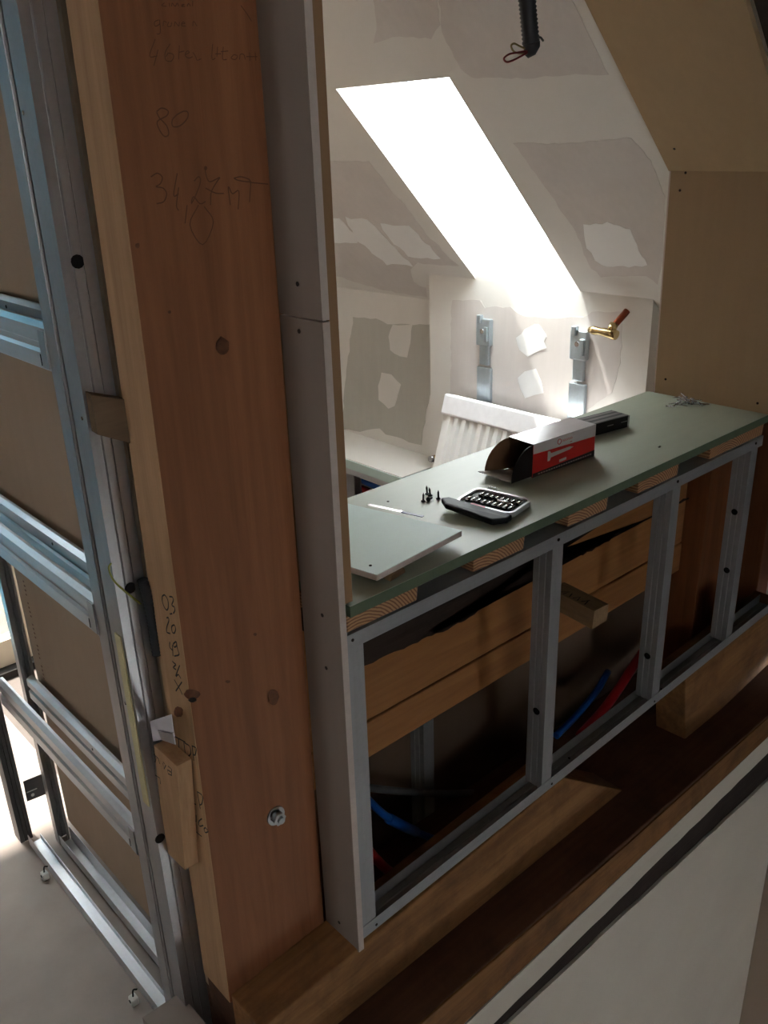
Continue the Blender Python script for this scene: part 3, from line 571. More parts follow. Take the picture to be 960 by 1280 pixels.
# ------------------------------------------------------------------ open metal frame wall at the left
FX = 0.50
def cprof(mb, o, u, v, w, d, f, t=0.0014):
    P = [(0, 0), (f, 0), (f, .007), (f - t, .007), (f - t, t), (t, t), (t, d * .3), (t + .0025, d * .34), (t, d * .38), (t, d * .62), (t + .0025, d * .66), (t, d * .7), (t, d - t), (f - t, d - t), (f - t, d - .007), (f, d - .007), (f, d), (0, d), (0, d * .7), (.0025, d * .66), (0, d * .62), (0, d * .38), (.0025, d * .34), (0, d * .3)]
    return mb.prof(P, o, u, v, w)
SH = 2.70                                      # stud height
# double stud next to the post: the near one turns its web to the viewer, both show flanges to the landing
sA = thing('frame_stud', 'near stud of the double upright with its web facing the viewer beside the post', 'stud', 'double uprights of the open frame')
obj('profile', cprof(MB(), (FX, 1.202, FZ + 0.002), (0, 1, 0), (1, 0, 0), (0, 0, SH), 0.050, 0.047), M['galv'], sA)
obj('web_rib', MB().box(FX + 0.032, FX + 0.034, 1.2, 1.202, FZ + 0.004, 1.0), M['galv'], sA)
for px in ((97, 327), (163, 735), (200, 1048)): dot(sA, U(*px, 'Y', 1.2015), (0, -1, 0), 0.0095, 'hole', 'punched_hole')
sB = thing('frame_stud', 'far stud of the double upright where the rails end', 'stud', 'double uprights of the open frame')
obj('profile', cprof(MB(), (FX, 1.301, FZ + 0.002), (0, -1, 0), (1, 0, 0), (0, 0, SH), 0.050, 0.047), M['galv'], sB)
obj('flange_bead', MB().box(FX - 0.0014, FX, 1.262, 1.266, FZ + 0.004, 1.0), M['galv'], sB)
dot(sB, (FX, 1.28, U(21, 36, 'X', FX).z), (-1, 0, 0), 0.003, 'chrome')
for px in ((23, 142), (103, 523), (142, 866)): dot(sA, (FX, min(U(*px, 'X', FX).y, 1.24), U(*px, 'X', FX).z), (-1, 0, 0), 0.003, 'chrome')
one('tape_strip', MB().box(FX - 0.003, FX - 0.0005, 1.209, 1.229, -1.065, -0.72), flat('pale_yellow_tape', (196, 184, 140), 0.6, 0, 0.06, 20, 0), 'pale yellow strip stuck along the near stud', 'tape')
# horizontal rails: front and rear runs
RP = [(0.016, 0.0), (0.010, 0.0), (0.0, 0.006), (0.0, 0.028), (0.005, 0.032), (0.005, 0.040), (0.0, 0.044), (0.0, 0.064), (0.010, 0.070), (0.016, 0.070), (0.016, 0.0685), (0.011, 0.0685), (0.0015, 0.0632), (0.0015, 0.0450), (0.0065, 0.041), (0.0065, 0.031), (0.0015, 0.027), (0.0015, 0.0068), (0.0106, 0.0015), (0.016, 0.0015)]
RP = [(a, b * 1.087) for a, b in RP]
for (zr, yend, lb) in ((-0.3065, 2.02, 'front metal rail at the top of the open frame, brightly lit'), (-0.764, 2.02, 'front metal rail at mid height of the open frame'), (-1.250, 2.005, 'front metal rail low on the open frame reaching the dark end stud')):
    t = thing('metal_rail', lb, 'rail', 'front rails of the open frame')
    obj('profile', MB().prof(RP, (FX, 1.303, zr), (1, 0, 0), (0, 0, 1), (0, yend - 1.303, 0)), M['galv_y'], t)
    obj('slot', MB().box(FX - 0.0006, FX + 0.001, 1.332, 1.335, zr + 0.010, zr + 0.028), M['hole'], t)
    obj('end_clip', MB().box(FX - 0.002, FX - 0.0002, 1.304, 1.326, zr + 0.009, zr + 0.066), M['galv'], t)
BX = 0.549
for (zr, h, lb) in ((-0.285, 0.060, 'rear metal rail at the top of the open frame'), (-0.741, 0.067, 'rear metal rail at mid height against the brown board'), (-1.223, 0.065, 'rear metal rail low against the brown board')):
    t = thing('metal_rail', lb, 'rail', 'rear rails of the open frame')
    obj('profile', MB().prof([(a, b * h / 0.0761) for a, b in RP], (BX, 1.31, zr), (1, 0, 0), (0, 0, 1), (0, 0.625, 0)), M['galv_y'], t)
    dot(t, (BX, 1.58, zr + h * .75), (-1, 0, 0), 0.003, 'screw_dark')
t = thing('floor_track', 'rear floor track below the brown board', 'track', 'floor tracks of the open frame')
obj('profile', MB().prof([(0, 0), (.03, 0), (.03, .043), (.0286, .043), (.0286, .0014), (.0014, .0014), (.0014, .03), (0, .03)], (BX - 0.005, 1.31, FZ + 0.012), (1, 0, 0), (0, 0, 1), (0, 0.625, 0)), M['galv_y'], t)
t = thing('floor_track', 'front floor track of the open frame on the screed', 'track', 'floor tracks of the open frame')
obj('profile', MB().prof([(0, 0), (.032, 0), (.032, .018), (.0306, .018), (.0306, .0014), (.0014, .0014), (.0014, .032), (0, .032)], (FX - 0.013, 1.305, FZ + 0.001), (1, 0, 0), (0, 0, 1), (0, 0.70, 0)), M['galv_y'], t)
t = thing('frame_stud', 'thin bright inner stud at the far edge of the brown board', 'stud', 'end studs of the open frame')
obj('profile', cprof(MB(), (BX - 0.004, 1.973, FZ + 0.002), (0, -1, 0), (1, 0, 0), (0, 0, SH), 0.03, 0.024), M['galv'], t)
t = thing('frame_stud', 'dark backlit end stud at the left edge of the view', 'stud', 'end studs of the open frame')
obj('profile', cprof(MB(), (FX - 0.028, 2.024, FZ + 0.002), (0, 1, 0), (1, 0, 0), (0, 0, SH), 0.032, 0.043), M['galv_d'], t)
t = thing('stud_bracket', 'dark perforated steel plate joining the two end studs', 'bracket')
BY = 2.020
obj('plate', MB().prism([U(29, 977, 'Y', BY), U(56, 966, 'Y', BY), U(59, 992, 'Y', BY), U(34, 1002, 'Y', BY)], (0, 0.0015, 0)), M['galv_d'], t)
obj('slot', MB().prism([U(33, 990.5, 'Y', BY - .0004), U(46, 985, 'Y', BY - .0004), U(46.5, 986, 'Y', BY - .0004), U(33.5, 991.5, 'Y', BY - .0004)], (0, 0.001, 0)), M['plastwhite'], t)
dot(t, U(41, 993.5, 'Y', BY - .0005), (0, -1, 0), 0.0045, 'plastwhite', 'hole')
bb = thing('plasterboard', 'brown back of the plasterboard behind the open metal frame', 'plasterboard')
obj('sheet', MB().box(0.582, 0.595, 1.26, 1.957, -1.63, 1.04), M['backpaper'], bb)
pm = MB()
for i in range(26):
    y0 = 1.908; zz = -0.90 - i * 0.0114
    if i % 5 != 4: pm.box(0.5814, 0.5822, y0 - random.uniform(0.002, 0.005), y0 + 0.003, zz - 0.004, zz)
tag(obj('printed_line', pm, M['knot'], bb), kind='stuff')
one('spacer_block', MB().hexa([(0.503, 1.180, -0.374), (0.553, 1.181, -0.400), (0.553, 1.1985, -0.398), (0.503, 1.1985, -0.372)], [(0.503, 1.180, -0.315), (0.553, 1.181, -0.333), (0.553, 1.1985, -0.331), (0.503, 1.1985, -0.313)]), M['spacer'], 'short grey brown wood spacer between metal stud and spruce post', 'block')
of = thing('wood_offcut', 'small wood offcut fixed to the side of the spruce post with marker numbers', 'offcut')
OX = 0.516
A = [U(192, 931, 'X', OX), U(221, 958, 'X', OX), U(231, 1088, 'X', OX), U(206, 1063, 'X', OX)]
obj('body', MB().prism(A, (0.028, 0, 0)), M['post_side'], of, 0.001)
m3 = [[(120, 420), (135, 470), (128, 495)], [(120, 440), (150, 470)], [(150, 470), (160, 505)], [(182, 492), (200, 515), (188, 540), (180, 500)], [(215, 520), (238, 540), (238, 582), (215, 570), (212, 545), (235, 560)], [(130, 580), (160, 600), (165, 640)]]
mb = MB()
for st in m3: mb.ribbon([U(170 + x * .1875, 860 + y * .1875, 'X', OX - 0.0006) for x, y in st], (-1, 0, 0), 0.0026)
tag(obj('marker_writing', mb, M['marker'], of), kind='stuff')
one('paper_scrap', MB().prism([U(184, 903, 'X', 0.521), U(214, 893, 'X', 0.521), U(218, 921, 'X', 0.521), U(187, 928, 'X', 0.521)], (0.001, 0, 0)), M['paperwhite'], 'white paper scrap standing on the wood offcut', 'paper')
one('steel_clip', MB().prism([U(197, 914, 'X', 0.517), U(216, 917, 'X', 0.517), U(219, 931, 'X', 0.517), U(202, 925, 'X', 0.517)], (0.0015, 0, 0)), M['galv'], 'small grey steel clip in front of the paper scrap', 'clip')
# flexible conduit behind the post and the earth wire poking through the stud
def ribbed(path, r, n=14, pitch=0.006):
    P = [Vector(p) for p in path]; out = []; rr = []
    for i in range(len(P) - 1):
        seg = (P[i + 1] - P[i]).length; m = max(2, int(seg / (pitch / 2)))
        for j in range(m):
            out.append(P[i].lerp(P[i + 1], j / m)); rr.append(r if len(out) % 2 else r * 0.86)
    return MB().tube(out, r, n, rr=rr)
one('flexible_conduit', ribbed(bez([U(178, 725, 'Y', 1.188), U(184, 745, 'Y', 1.188), U(190, 775, 'Y', 1.19), U(197, 820, 'Y', 1.19)], 4), 0.009), M['conduit'], 'dark ribbed conduit squeezed between metal stud and spruce post', 'conduit', 'ribbed conduits')
one('earth_wire', MB().tube(bez([U(176, 755, 'Y', 1.197), U(160, 742, 'Y', 1.195), U(147, 731, 'Y', 1.190), U(140, 722, 'Y', 1.187), U(136, 710, 'Y', 1.189), U(139, 704, 'Y', 1.192)], 5), 0.0016, 8), M['wire_gy'], 'thin green and yellow wire poking out of the dark stud web', 'wire')
for (px, lb) in (((57, 1098), 'white plastic fixing plug on the floor beside the far part of the front track'), ((168, 1254), 'white plastic fixing plug on the floor beside the near end of the front track')):
    p = U(*px, 'Z', FZ); t = thing('fixing_plug', lb, 'plug', 'fixing plugs on the floor')
    obj('body', MB().box(p.x - 0.008, p.x + 0.008, p.y - 0.010, p.y + 0.010, FZ + 0.0005, FZ + 0.020), M['plastwhite'], t, 0.003)
    obj('wire', MB().tube(bez([(p.x, p.y, FZ + 0.02), (p.x + 0.004, p.y + 0.004, FZ + 0.032), (p.x + 0.012, p.y + 0.002, FZ + 0.030)], 5), 0.0018, 6), M['hole'], t)
    dot(t, (p.x - 0.0082, p.y, FZ + 0.012), (-1, 0, 0), 0.004, 'hole', 'socket')

# terrace door seen at the far left
w2 = struct('window_2', MB().box(DX0, DX1, 2.89, 2.94, FZ + 0.012, FZ + 0.125).box(DX0, DX1, 2.89, 2.94, DZ1 - 0.05, DZ1).box(DX0, DX0 + 0.04, 2.89, 2.94, FZ + .125, DZ1 - 0.05).box(DX1 - 0.04, DX1, 2.89, 2.94, FZ + .125, DZ1 - 0.05), M['frame'], 'cream framed glazed terrace door')
obj('pane', MB().box(DX0 + 0.04, DX1 - 0.04, 2.91, 2.916, FZ + .125, DZ1 - 0.05), M['glass'], w2)
obj('threshold', MB().box(DX0, DX1, 2.845, 2.89, FZ, FZ + 0.027), M['threshold'], w2)
struct('floor', MB().box(-5, 5, 2.98, 9, FZ - 0.15, FZ - 0.05), M['terrace'], 'blue mosaic ground outside the glazed door')
struct('wall_sky_block', MB().box(-5, 5, 5.2, 5.5, FZ - 0.05, FZ + 3.2), M['garden'], 'bluish wall added beyond the terrace to block sky light')  # added to cut the sky light coming through the terrace door
def win_frame(axis, c0, c1, a0, a1, z0, z1, f=0.04):
    mb = MB()
    for (p0, p1, q0, q1) in ((a0, a1, z0, z0 + f), (a0, a1, z1 - f, z1), (a0, a0 + f, z0 + f, z1 - f), (a1 - f, a1, z0 + f, z1 - f)):
        mb.box(p0, p1, c0, c1, q0, q1) if axis == 'y' else mb.box(c0, c1, p0, p1, q0, q1)
    return mb
w6 = struct('window_left_added', win_frame('x', -2.68, -2.63, *LW), M['frame'], 'unseen window added in the far wall of the landing')
obj('pane', MB().box(-2.66, -2.655, LW[0] + 0.04, LW[1] - 0.04, LW[2] + 0.04, LW[3] - 0.04), M['glass'], w6)
w7 = struct('window_low_added', win_frame('y', -2.38, -2.33, *RL), M['frame'], 'unseen window added to light the lower flight of stairs')
obj('pane', MB().box(RL[0] + 0.04, RL[1] - 0.04, -2.36, -2.355, RL[2] + 0.04, RL[3] - 0.04), M['glass'], w7)
w3 = struct('window_rear_added', win_frame('y', -2.38, -2.33, *RW), M['frame'], 'unseen window added in the wall behind the viewer')
obj('pane', MB().box(RW[0] + 0.04, RW[1] - 0.04, -2.36, -2.355, RW[2] + 0.04, RW[3] - 0.04), M['glass'], w3)

# ------------------------------------------------------------------ on the bench
BZ = -0.6995
oc = thing('board_offcut', 'pale aqua plasterboard offcut lying on the bench beside the jamb', 'offcut')
c4 = [(0.873, 1.006), (1.108, 1.028), (1.046, 1.288), (0.822, 1.262)]
zo = BZ + 0.014
obj('core', MB().prism([(x, y, zo) for x, y in c4], (0, 0, 0.0115)), M['gyps'], oc, 0.002)
obj('face_paper', MB().prism([(x, y, zo + 0.0115) for x, y in c4], (0, 0, 0.001)), M['aqua'], oc)
dot(oc, U(463, 707, 'Z', zo + 0.0127), (0, 0, 1), 0.0028, 'hole', 'screw_hole')
one('wood_chip', MB().hexa([(0.905, 1.008, BZ), (0.950, 1.016, BZ), (0.945, 1.05, BZ), (0.905, 1.04, BZ)], [(0.908, 1.006, BZ + .0135), (0.944, 1.012, BZ + .0125), (0.94, 1.045, BZ + .0135), (0.905, 1.04, BZ + .0135)]), M['cross'], 'wood chip propping up the front corner of the aqua offcut', 'chip', bevel=0.002)
one('wood_chip', MB().hexa([(0.86, 1.20, BZ), (0.98, 1.22, BZ), (0.98, 1.25, BZ), (0.86, 1.23, BZ)], [(0.86, 1.20, BZ + .0135), (0.98, 1.22, BZ + .0135), (0.98, 1.25, BZ + .0135), (0.86, 1.23, BZ + .0135)]), M['cross'], 'wood batten hidden under the rear of the aqua offcut', 'chip')
bl = thing('steel_ruler', 'narrow shiny steel ruler with a blue end beside the aqua offcut', 'ruler')
p, q_ = U(460, 631, 'Z', BZ + 0.024), U(529, 646, 'Z', BZ + 0.022); m_ = p.lerp(q_, 0.62); dv = (q_ - p).normalized(); sv = Vector((-dv.y, dv.x, 0)) * 0.004
obj('blade', MB().hexa([p - sv, m_ - sv, m_ + sv, p + sv], [a + Vector((0, 0, .0012)) for a in (p - sv, m_ - sv, m_ + sv, p + sv)]), M['chrome'], bl)
obj('blue_end', MB().hexa([m_ - sv, q_ - sv, q_ + sv, m_ + sv], [a + Vector((0, 0, .0014)) for a in (m_ - sv, q_ - sv, q_ + sv, m_ + sv)]), flat('dark_blue_paint', (38, 44, 92), 0.4, 0, 0.05, 30, 0), bl)

# screws
def screw_mesh(L, r, name, black=False):
    mb = MB(); n = 10
    ring = [(0, r * 2.1), (0.0012, r * 2.1), (0.003, r * 1.05)]; z = 0.003; k_ = 0
    while z < L - 0.006: ring.append((z, r * (1.0 if k_ % 2 else 0.7))); z += 0.0011; k_ += 1
    ring.append((L, 0.0002))
    mb.tube([(a, 0, 0) for a, b in ring], r, n, rr=[b for a, b in ring]); return mb.mesh(name, False)
def put_screw(me, mat, p, rz, tilt, label, group, cat='screw', name='screw'):
    o = bpy.data.objects.new(name, me); COL.objects.link(o)
    if not me.materials: me.materials.append(mat)
    o.matrix_world = Matrix.Translation(Vector(p) + Vector((0, 0, EYE))) @ Matrix.Rotation(rz, 4, 'Z') @ Matrix.Rotation(tilt, 4, 'Y')
    tag(o, label, cat, group); return o
sm1 = screw_mesh(0.030, 0.0017, 'screw'); sm2 = screw_mesh(0.019, 0.0024, 'black_screw')
pp = U(862, 504, 'Z', BZ)
for i in range(34):
    a = random.uniform(0, 6.28); rx = random.gauss(0, 0.011); ry = random.gauss(0, 0.018)
    h = max(0, 0.017 * (1 - (rx / .022) ** 2 - (ry / .036) ** 2)) * random.uniform(0.1, 1)
    put_screw(sm1, M['chrome'], (min(pp.x + rx - 0.012, 2.255), pp.y + ry, BZ + 0.0036 + h), a if abs(math.cos(a)) < 2 and pp.x + rx + 0.03 * math.cos(a) < 2.268 else a + 3.14, random.uniform(-0.25, 0.25) if h > 0.004 else 0.05, 'zinc plated screw in the loose pile at the right end of the bench', 'pile of screws on the bench')
for px, a in (((832, 509), -0.9), ((846, 507), -1.3)):
    p = U(*px, 'Z', BZ); put_screw(sm1, M['chrome'], (p.x, p.y, BZ + 0.0036), a, 0.05, {832: 'zinc screw lying farthest left of the pile at the bench end', 846: 'zinc screw lying just in front of the pile at the bench end'}[px[0]], 'stray screws beside the pile')
for px, a, tl, lb in (((529, 627), 0.4, -1.45, 'black screw standing on its head, nearest the aqua offcut'), ((534, 618), 1.2, -1.4, 'black screw standing at the back of the small black cluster'), ((538, 620), 2.2, -1.45, 'black screw standing right of the small black cluster'), ((535, 627), 0.2, 0.05, 'black screw lying in front of the small black cluster'), ((548, 624), 0.9, -1.4, 'lone black screw standing beside the bit case lid')):
    p = U(*px, 'Z', BZ); put_screw(sm2, M['black'], (p.x, p.y, BZ + (0.0045 if tl > -0.5 else 0.0008)), a, tl, lb, 'black screws on the bench')

# bit set
bc = thing('bit_case', 'open bit case with a black lid and rows of steel bits on the bench', 'bit case')
ctr = Vector((1.284, 1.104, BZ)); ax = Vector((-0.19, 0.98, 0)).normalized(); bx_ = Vector((ax.y, -ax.x, 0))
def rrect(hw, hh, r, n=5):
    out = []
    for (sx, sy, a0) in ((1, 1, 0), (-1, 1, 90), (-1, -1, 180), (1, -1, 270)):
        for i in range(n + 1):
            a = math.radians(a0 + 90 * i / n); out.append((sx * (hw - r) + r * math.cos(a), sy * (hh - r) + r * math.sin(a)))
    return out
def bc_pt(a, b, z): return ctr + bx_ * a + ax * b + Vector((0, 0, z))
obj('tray', MB().prism([bc_pt(a, b, 0.0005) for a, b in rrect(0.041, 0.062, 0.014)], (0, 0, 0.010)), M['black'], bc, 0.002)
o_ = rrect(0.046, 0.067, 0.018); i_ = rrect(0.041, 0.062, 0.014); n = len(o_); mb = MB()
vs_ = [bc_pt(a, b, 0.004) for a, b in o_] + [bc_pt(a, b, 0.004) for a, b in i_] + [bc_pt(a, b, 0.015) for a, b in o_] + [bc_pt(a, b, 0.015) for a, b in i_]
fs_ = []
for i in range(n):
    j = (i + 1) % n; fs_ += [(i, j, 2 * n + j, 2 * n + i), (n + i, 3 * n + i, 3 * n + j, n + j), (2 * n + i, 2 * n + j, 3 * n + j, 3 * n + i), (i, n + i, n + j, j)]
obj('rim', mb.add(vs_, fs_), flat('clear_rim', (186, 188, 188), 0.2, 0, 0.03, 30, 0, 0.6), bc)
for r_ in range(2):
    for i in range(9 if r_ == 0 else 8):
        b = -0.052 + i * 0.0125; a = -0.018 + r_ * 0.034
        obj('bit', MB().tube([bc_pt(a - 0.011, b, 0.0145), bc_pt(a + 0.004, b, 0.0145), bc_pt(a + 0.006, b, 0.0145), bc_pt(a + 0.013, b, 0.0145)], 0.003, 6, rr=[0.0040, 0.0040, 0.0024, 0.0020]), M['chrome'], bc)
obj('bit_holder', MB().tube([bc_pt(0.0, -0.048, 0.0150), bc_pt(0.0, -0.01, 0.0150)], 0.004, 8), M['chrome'], bc)
# lid: opened over towards the offcut, resting tilted
hl = [bc_pt(-0.044, -0.072, 0.012), bc_pt(-0.044, 0.088, 0.016)]
lid = MB(); lift_v = Vector((-0.030, 0, 0.010))
L0 = [bc_pt(-0.046, -0.070, 0.002), bc_pt(-0.046, 0.080, 0.008), bc_pt(-0.066, 0.086, 0.012), bc_pt(-0.090, 0.060, 0.012), bc_pt(-0.092, -0.050, 0.002), bc_pt(-0.066, -0.070, 0.002)]
obj('lid', MB().prism(L0, (0, 0, 0.013)), M['black'], bc, 0.004)
obj('lid_label', MB().prism([bc_pt(-0.058, -0.012, 0.0205), bc_pt(-0.053, -0.012, 0.0205), bc_pt(-0.053, 0.020, 0.0218), bc_pt(-0.058, 0.020, 0.0218)], (0, 0, 0.0008)), flat('red_label', (170, 50, 70), 0.5, 0, 0.1, 60, 0), bc)
obj('clasp', MB().prism([bc_pt(0.047, 0.020, 0.004), bc_pt(0.047, 0.045, 0.004), bc_pt(0.051, 0.043, 0.020), bc_pt(0.051, 0.022, 0.020)], (0.0015, 0, 0)), M['clear'], bc)

# open red screw box
rb = thing('screw_box', 'open red and white cardboard screw box with its end flaps spread on the bench', 'box')
A = Vector((1.468, 1.150, BZ)); ux = Vector((0.990, -0.06, 0)).normalized(); uy = Vector((0.10, 0.995, 0)).normalized(); uz = Vector((0, 0, 1)); LB, DB, HB = 0.214, 0.078, 0.079
def rbp(a, b, c): return A + ux * a + uy * b + uz * c
def panel(mb, pts, nrm, t=0.0012): return mb.prism([Vector(p) for p in pts], Vector(nrm) * t)
t_ = 0.0012
obj('bottom_panel', panel(MB(), [rbp(0, 0, 0.0003), rbp(LB, 0, 0.0003), rbp(LB, DB, 0.0003), rbp(0, DB, 0.0003)], uz), M['card'], rb)
obj('top_panel', panel(MB(), [rbp(0, 0, HB), rbp(LB, 0, HB), rbp(LB, DB, HB), rbp(0, DB, HB)], uz, -t_), M['boxtop'], rb)
obj('rear_panel', panel(MB(), [rbp(0, DB, 0.001), rbp(LB, DB, 0.001), rbp(LB, DB, HB - t_), rbp(0, DB, HB - t_)], uy, -t_), M['card'], rb)
obj('end_panel', panel(MB(), [rbp(LB, 0, 0.001), rbp(LB, DB, 0.001), rbp(LB, DB, HB - t_), rbp(LB, 0, HB - t_)], ux, -t_), M['boxwhite'], rb)
fp = obj('front_panel', panel(MB(), [rbp(0, 0, 0.001), rbp(LB, 0, 0.001), rbp(LB, 0, HB - t_), rbp(0, 0, HB - t_)], uy, t_), M['boxred'], rb)
obj('white_band', panel(MB(), [rbp(0, 0, 0.056), rbp(LB, 0, 0.050), rbp(LB, 0, HB - t_), rbp(0, 0, HB - t_)], -uy, 0.0003), M['boxwhite'], fp)
obj('black_band', panel(MB(), [rbp(0, 0, 0.001), rbp(LB, 0, 0.001), rbp(LB, 0, 0.016), rbp(0, 0, 0.010)], -uy, 0.0003), M['boxblack'], fp)
pr_ = MB()      # printed screw picture
pr_.prism([rbp(0.048 + a, -0.0003, 0.040 + b) for a, b in ((0, -0.012), (0.007, -0.012), (0.011, -0.005), (0.075, -0.001), (0.088, 0.003), (0.075, 0.006), (0.011, 0.005), (0.007, 0.011), (0, 0.011))], -uy * 0.0003)
obj('printed_screw', pr_, M['printgrey'], fp)
lg = MB(); lg.tube([rbp(0.086 + 0.006 * math.cos(a * math.pi / 6), -0.0004, 0.066 + 0.006 * math.sin(a * math.pi / 6)) for a in range(12)], 0.0009, 6, closed=True)
for i in range(6): lg.ribbon([rbp(0.097 + i * 0.0058, -0.0004, 0.063), rbp(0.097 + i * 0.0058, -0.0004, 0.069), rbp(0.1005 + i * 0.0058, -0.0004, 0.0665), rbp(0.1005 + i * 0.0058, -0.0004, 0.063)], -uy, 0.0012)
lg.ribbon([rbp(0.122, -0.0004, 0.0575), rbp(0.130, -0.0004, 0.0575)], -uy, 0.0016)
obj('printed_logo', lg, M['boxred'], fp)
tx = MB()
for i in range(22):
    a0 = 0.018 + i * 0.0085; tx.ribbon([rbp(a0, -0.0004, 0.006 + i * .00012), rbp(a0 + 0.006, -0.0004, 0.006 + i * .00012)], -uy, 0.003)
obj('printed_text', tx, M['cardgrey'], fp)
tx = MB(); tx.ribbon([rbp(0.088, -0.0004, 0.0195), rbp(0.112, -0.0004, 0.0205)], -uy, 0.006)
obj('printed_badge', tx, M['printgrey'], fp)
# quarter-round dust flaps at the open left end, bottom flap
def qflap(b, back):
    pts = [rbp(0, b, HB - t_)]
    for i in range(9):
        a = math.pi / 2 * i / 8; pts.append(rbp(-0.066 * math.sin(a), b + (0.012 * math.sin(a) if back else -0.008 * math.sin(a) * 0), 0.004 + (HB - 0.006) * math.cos(a)))
    pts.append(rbp(0, b, 0.004)); return pts
obj('dust_flap', panel(MB(), qflap(0.0015, False)[1:], uy, t_), M['boxblack'], rb)
obj('dust_flap', panel(MB(), qflap(DB - 0.003, True)[1:], uy, t_), M['card'], rb)
obj('bottom_flap', MB().prism([rbp(0, 0.004, 0.0008), rbp(0, DB - 0.004, 0.0008), rbp(-0.092, DB + 0.004, 0.016), rbp(-0.074, 0.006, 0.008)], (0, 0, 0.0012)), M['cardgrey'], rb)
for i in range(12):
    a = random.uniform(-0.4, 0.4); p = rbp(random.uniform(0.0, 0.09), random.uniform(0.012, DB - 0.012), 0.005 + random.uniform(0, 0.006))
    put_screw(sm1, M['chrome'], p, a, 0.0, 'zinc screw lying inside the open red box', 'screws inside the red box')

# long dark box behind it
db = thing('dark_box', 'flat black cardboard box with grey stripes behind the red screw box', 'box')
A2 = Vector((1.768, 1.232, BZ)); u2 = Vector((0.987, -0.16, 0)).normalized(); v2 = Vector((0.16, 0.987, 0)).normalized(); L2, D2, H2 = 0.165, 0.062, 0.032
def dp(a, b, c): return A2 + u2 * a + v2 * b + uz * c
obj('body', MB().hexa([dp(0, 0, 0.0005), dp(L2, 0, 0.0005), dp(L2, D2, 0.0005), dp(0, D2, 0.0005)], [dp(0, 0, H2), dp(L2, 0, H2), dp(L2, D2, H2), dp(0, D2, H2)]), M['boxblack'], db, 0.001)
obj('end_label', MB().prism([dp(L2 + 0.0002, 0.001, 0.001), dp(L2 + 0.0002, D2 - .001, 0.001), dp(L2 + 0.0002, D2 - .001, H2 - .001), dp(L2 + 0.0002, 0.001, H2 - .001)], u2 * 0.0006), M['cardgrey'], db)
obj('edge_strip', MB().prism([dp(L2 - 0.006, -0.0006, 0.001), dp(L2, -0.0006, 0.001), dp(L2, -0.0006, H2), dp(L2 - 0.006, -0.0006, H2)], v2 * 0.0006), M['cardgrey'], db)
for b in (0.004, 0.026, 0.046): obj('stripe', MB().prism([dp(0.002, b, H2), dp(L2 - .002, b, H2), dp(L2 - .002, b + 0.011, H2), dp(0.002, b + 0.011, H2)], (0, 0, 0.0004)), flat('grey_stripe', (96, 90, 88), 0.5, 0, 0.1, 30, 0), db)
for a in (0.085, 0.135): obj('printed_dash', MB().prism([dp(a, -0.0004, 0.017), dp(a + 0.022, -0.0004, 0.017), dp(a + 0.022, -0.0004, 0.019), dp(a, -0.0004, 0.019)], v2 * 0.0004), M['cardgrey'], db)
dot(thing('wood_crumb', 'tiny dark crumb on the bench right of the boxes', 'crumb'), U(824, 559, 'Z', BZ), (0, 0, 1), 0.003, 'screw_dark', 'crumb')

# ------------------------------------------------------------------ skylight room furnishings
# radiator leaning below the brackets
rd = thing('radiator', 'white ribbed panel radiator leaning below the wall brackets, top wrapped in film', 'radiator')
RY0, RY1 = 1.66, 2.49
top = Vector((2.585, 0, -0.985)); bot = Vector((2.36, 0, -1.70)); dn = (bot - top).normalized(); nrm = Vector((dn.z, 0, -dn.x)); nrm = nrm if nrm.x < 0 else -nrm
def rp(y, s, d): return Vector((top.x, y, top.z)) + dn * s + nrm * d
obj('back_panel', MB().hexa([rp(RY0, 0.02, -0.05), rp(RY1, 0.02, -0.05), rp(RY1, 0.70, -0.05), rp(RY0, 0.70, -0.05)], [rp(RY0, 0.02, -0.004), rp(RY1, 0.02, -0.004), rp(RY1, 0.70, -0.004), rp(RY0, 0.70, -0.004)]), M['radiator'], rd, 0.004)
for i in range(18):
    y0 = RY0 + 0.02 + i * (RY1 - RY0 - 0.04) / 18; w_ = (RY1 - RY0 - 0.04) / 18
    obj('rib', MB().hexa([rp(y0 + 0.004, 0.06, -0.004), rp(y0 + w_ - 0.004, 0.06, -0.004), rp(y0 + w_ - 0.004, 0.68, -0.004), rp(y0 + 0.004, 0.68, -0.004)], [rp(y0 + 0.014, 0.07, 0.008), rp(y0 + w_ - 0.014, 0.07, 0.008), rp(y0 + w_ - 0.014, 0.67, 0.008), rp(y0 + 0.014, 0.67, 0.008)]), M['radiator'], rd)
obj('film_wrap', MB().hexa([rp(RY0 - .004, -0.012, -0.062), rp(RY1 + .004, -0.012, -0.062), rp(RY1 + .004, 0.075, -0.062), rp(RY0 - .004, 0.075, -0.062)], [rp(RY0 - .004, -0.012, 0.014), rp(RY1 + .004, -0.012, 0.014), rp(RY1 + .004, 0.075, 0.014), rp(RY0 - .004, 0.075, 0.014)]), M['foam'], rd, 0.008)
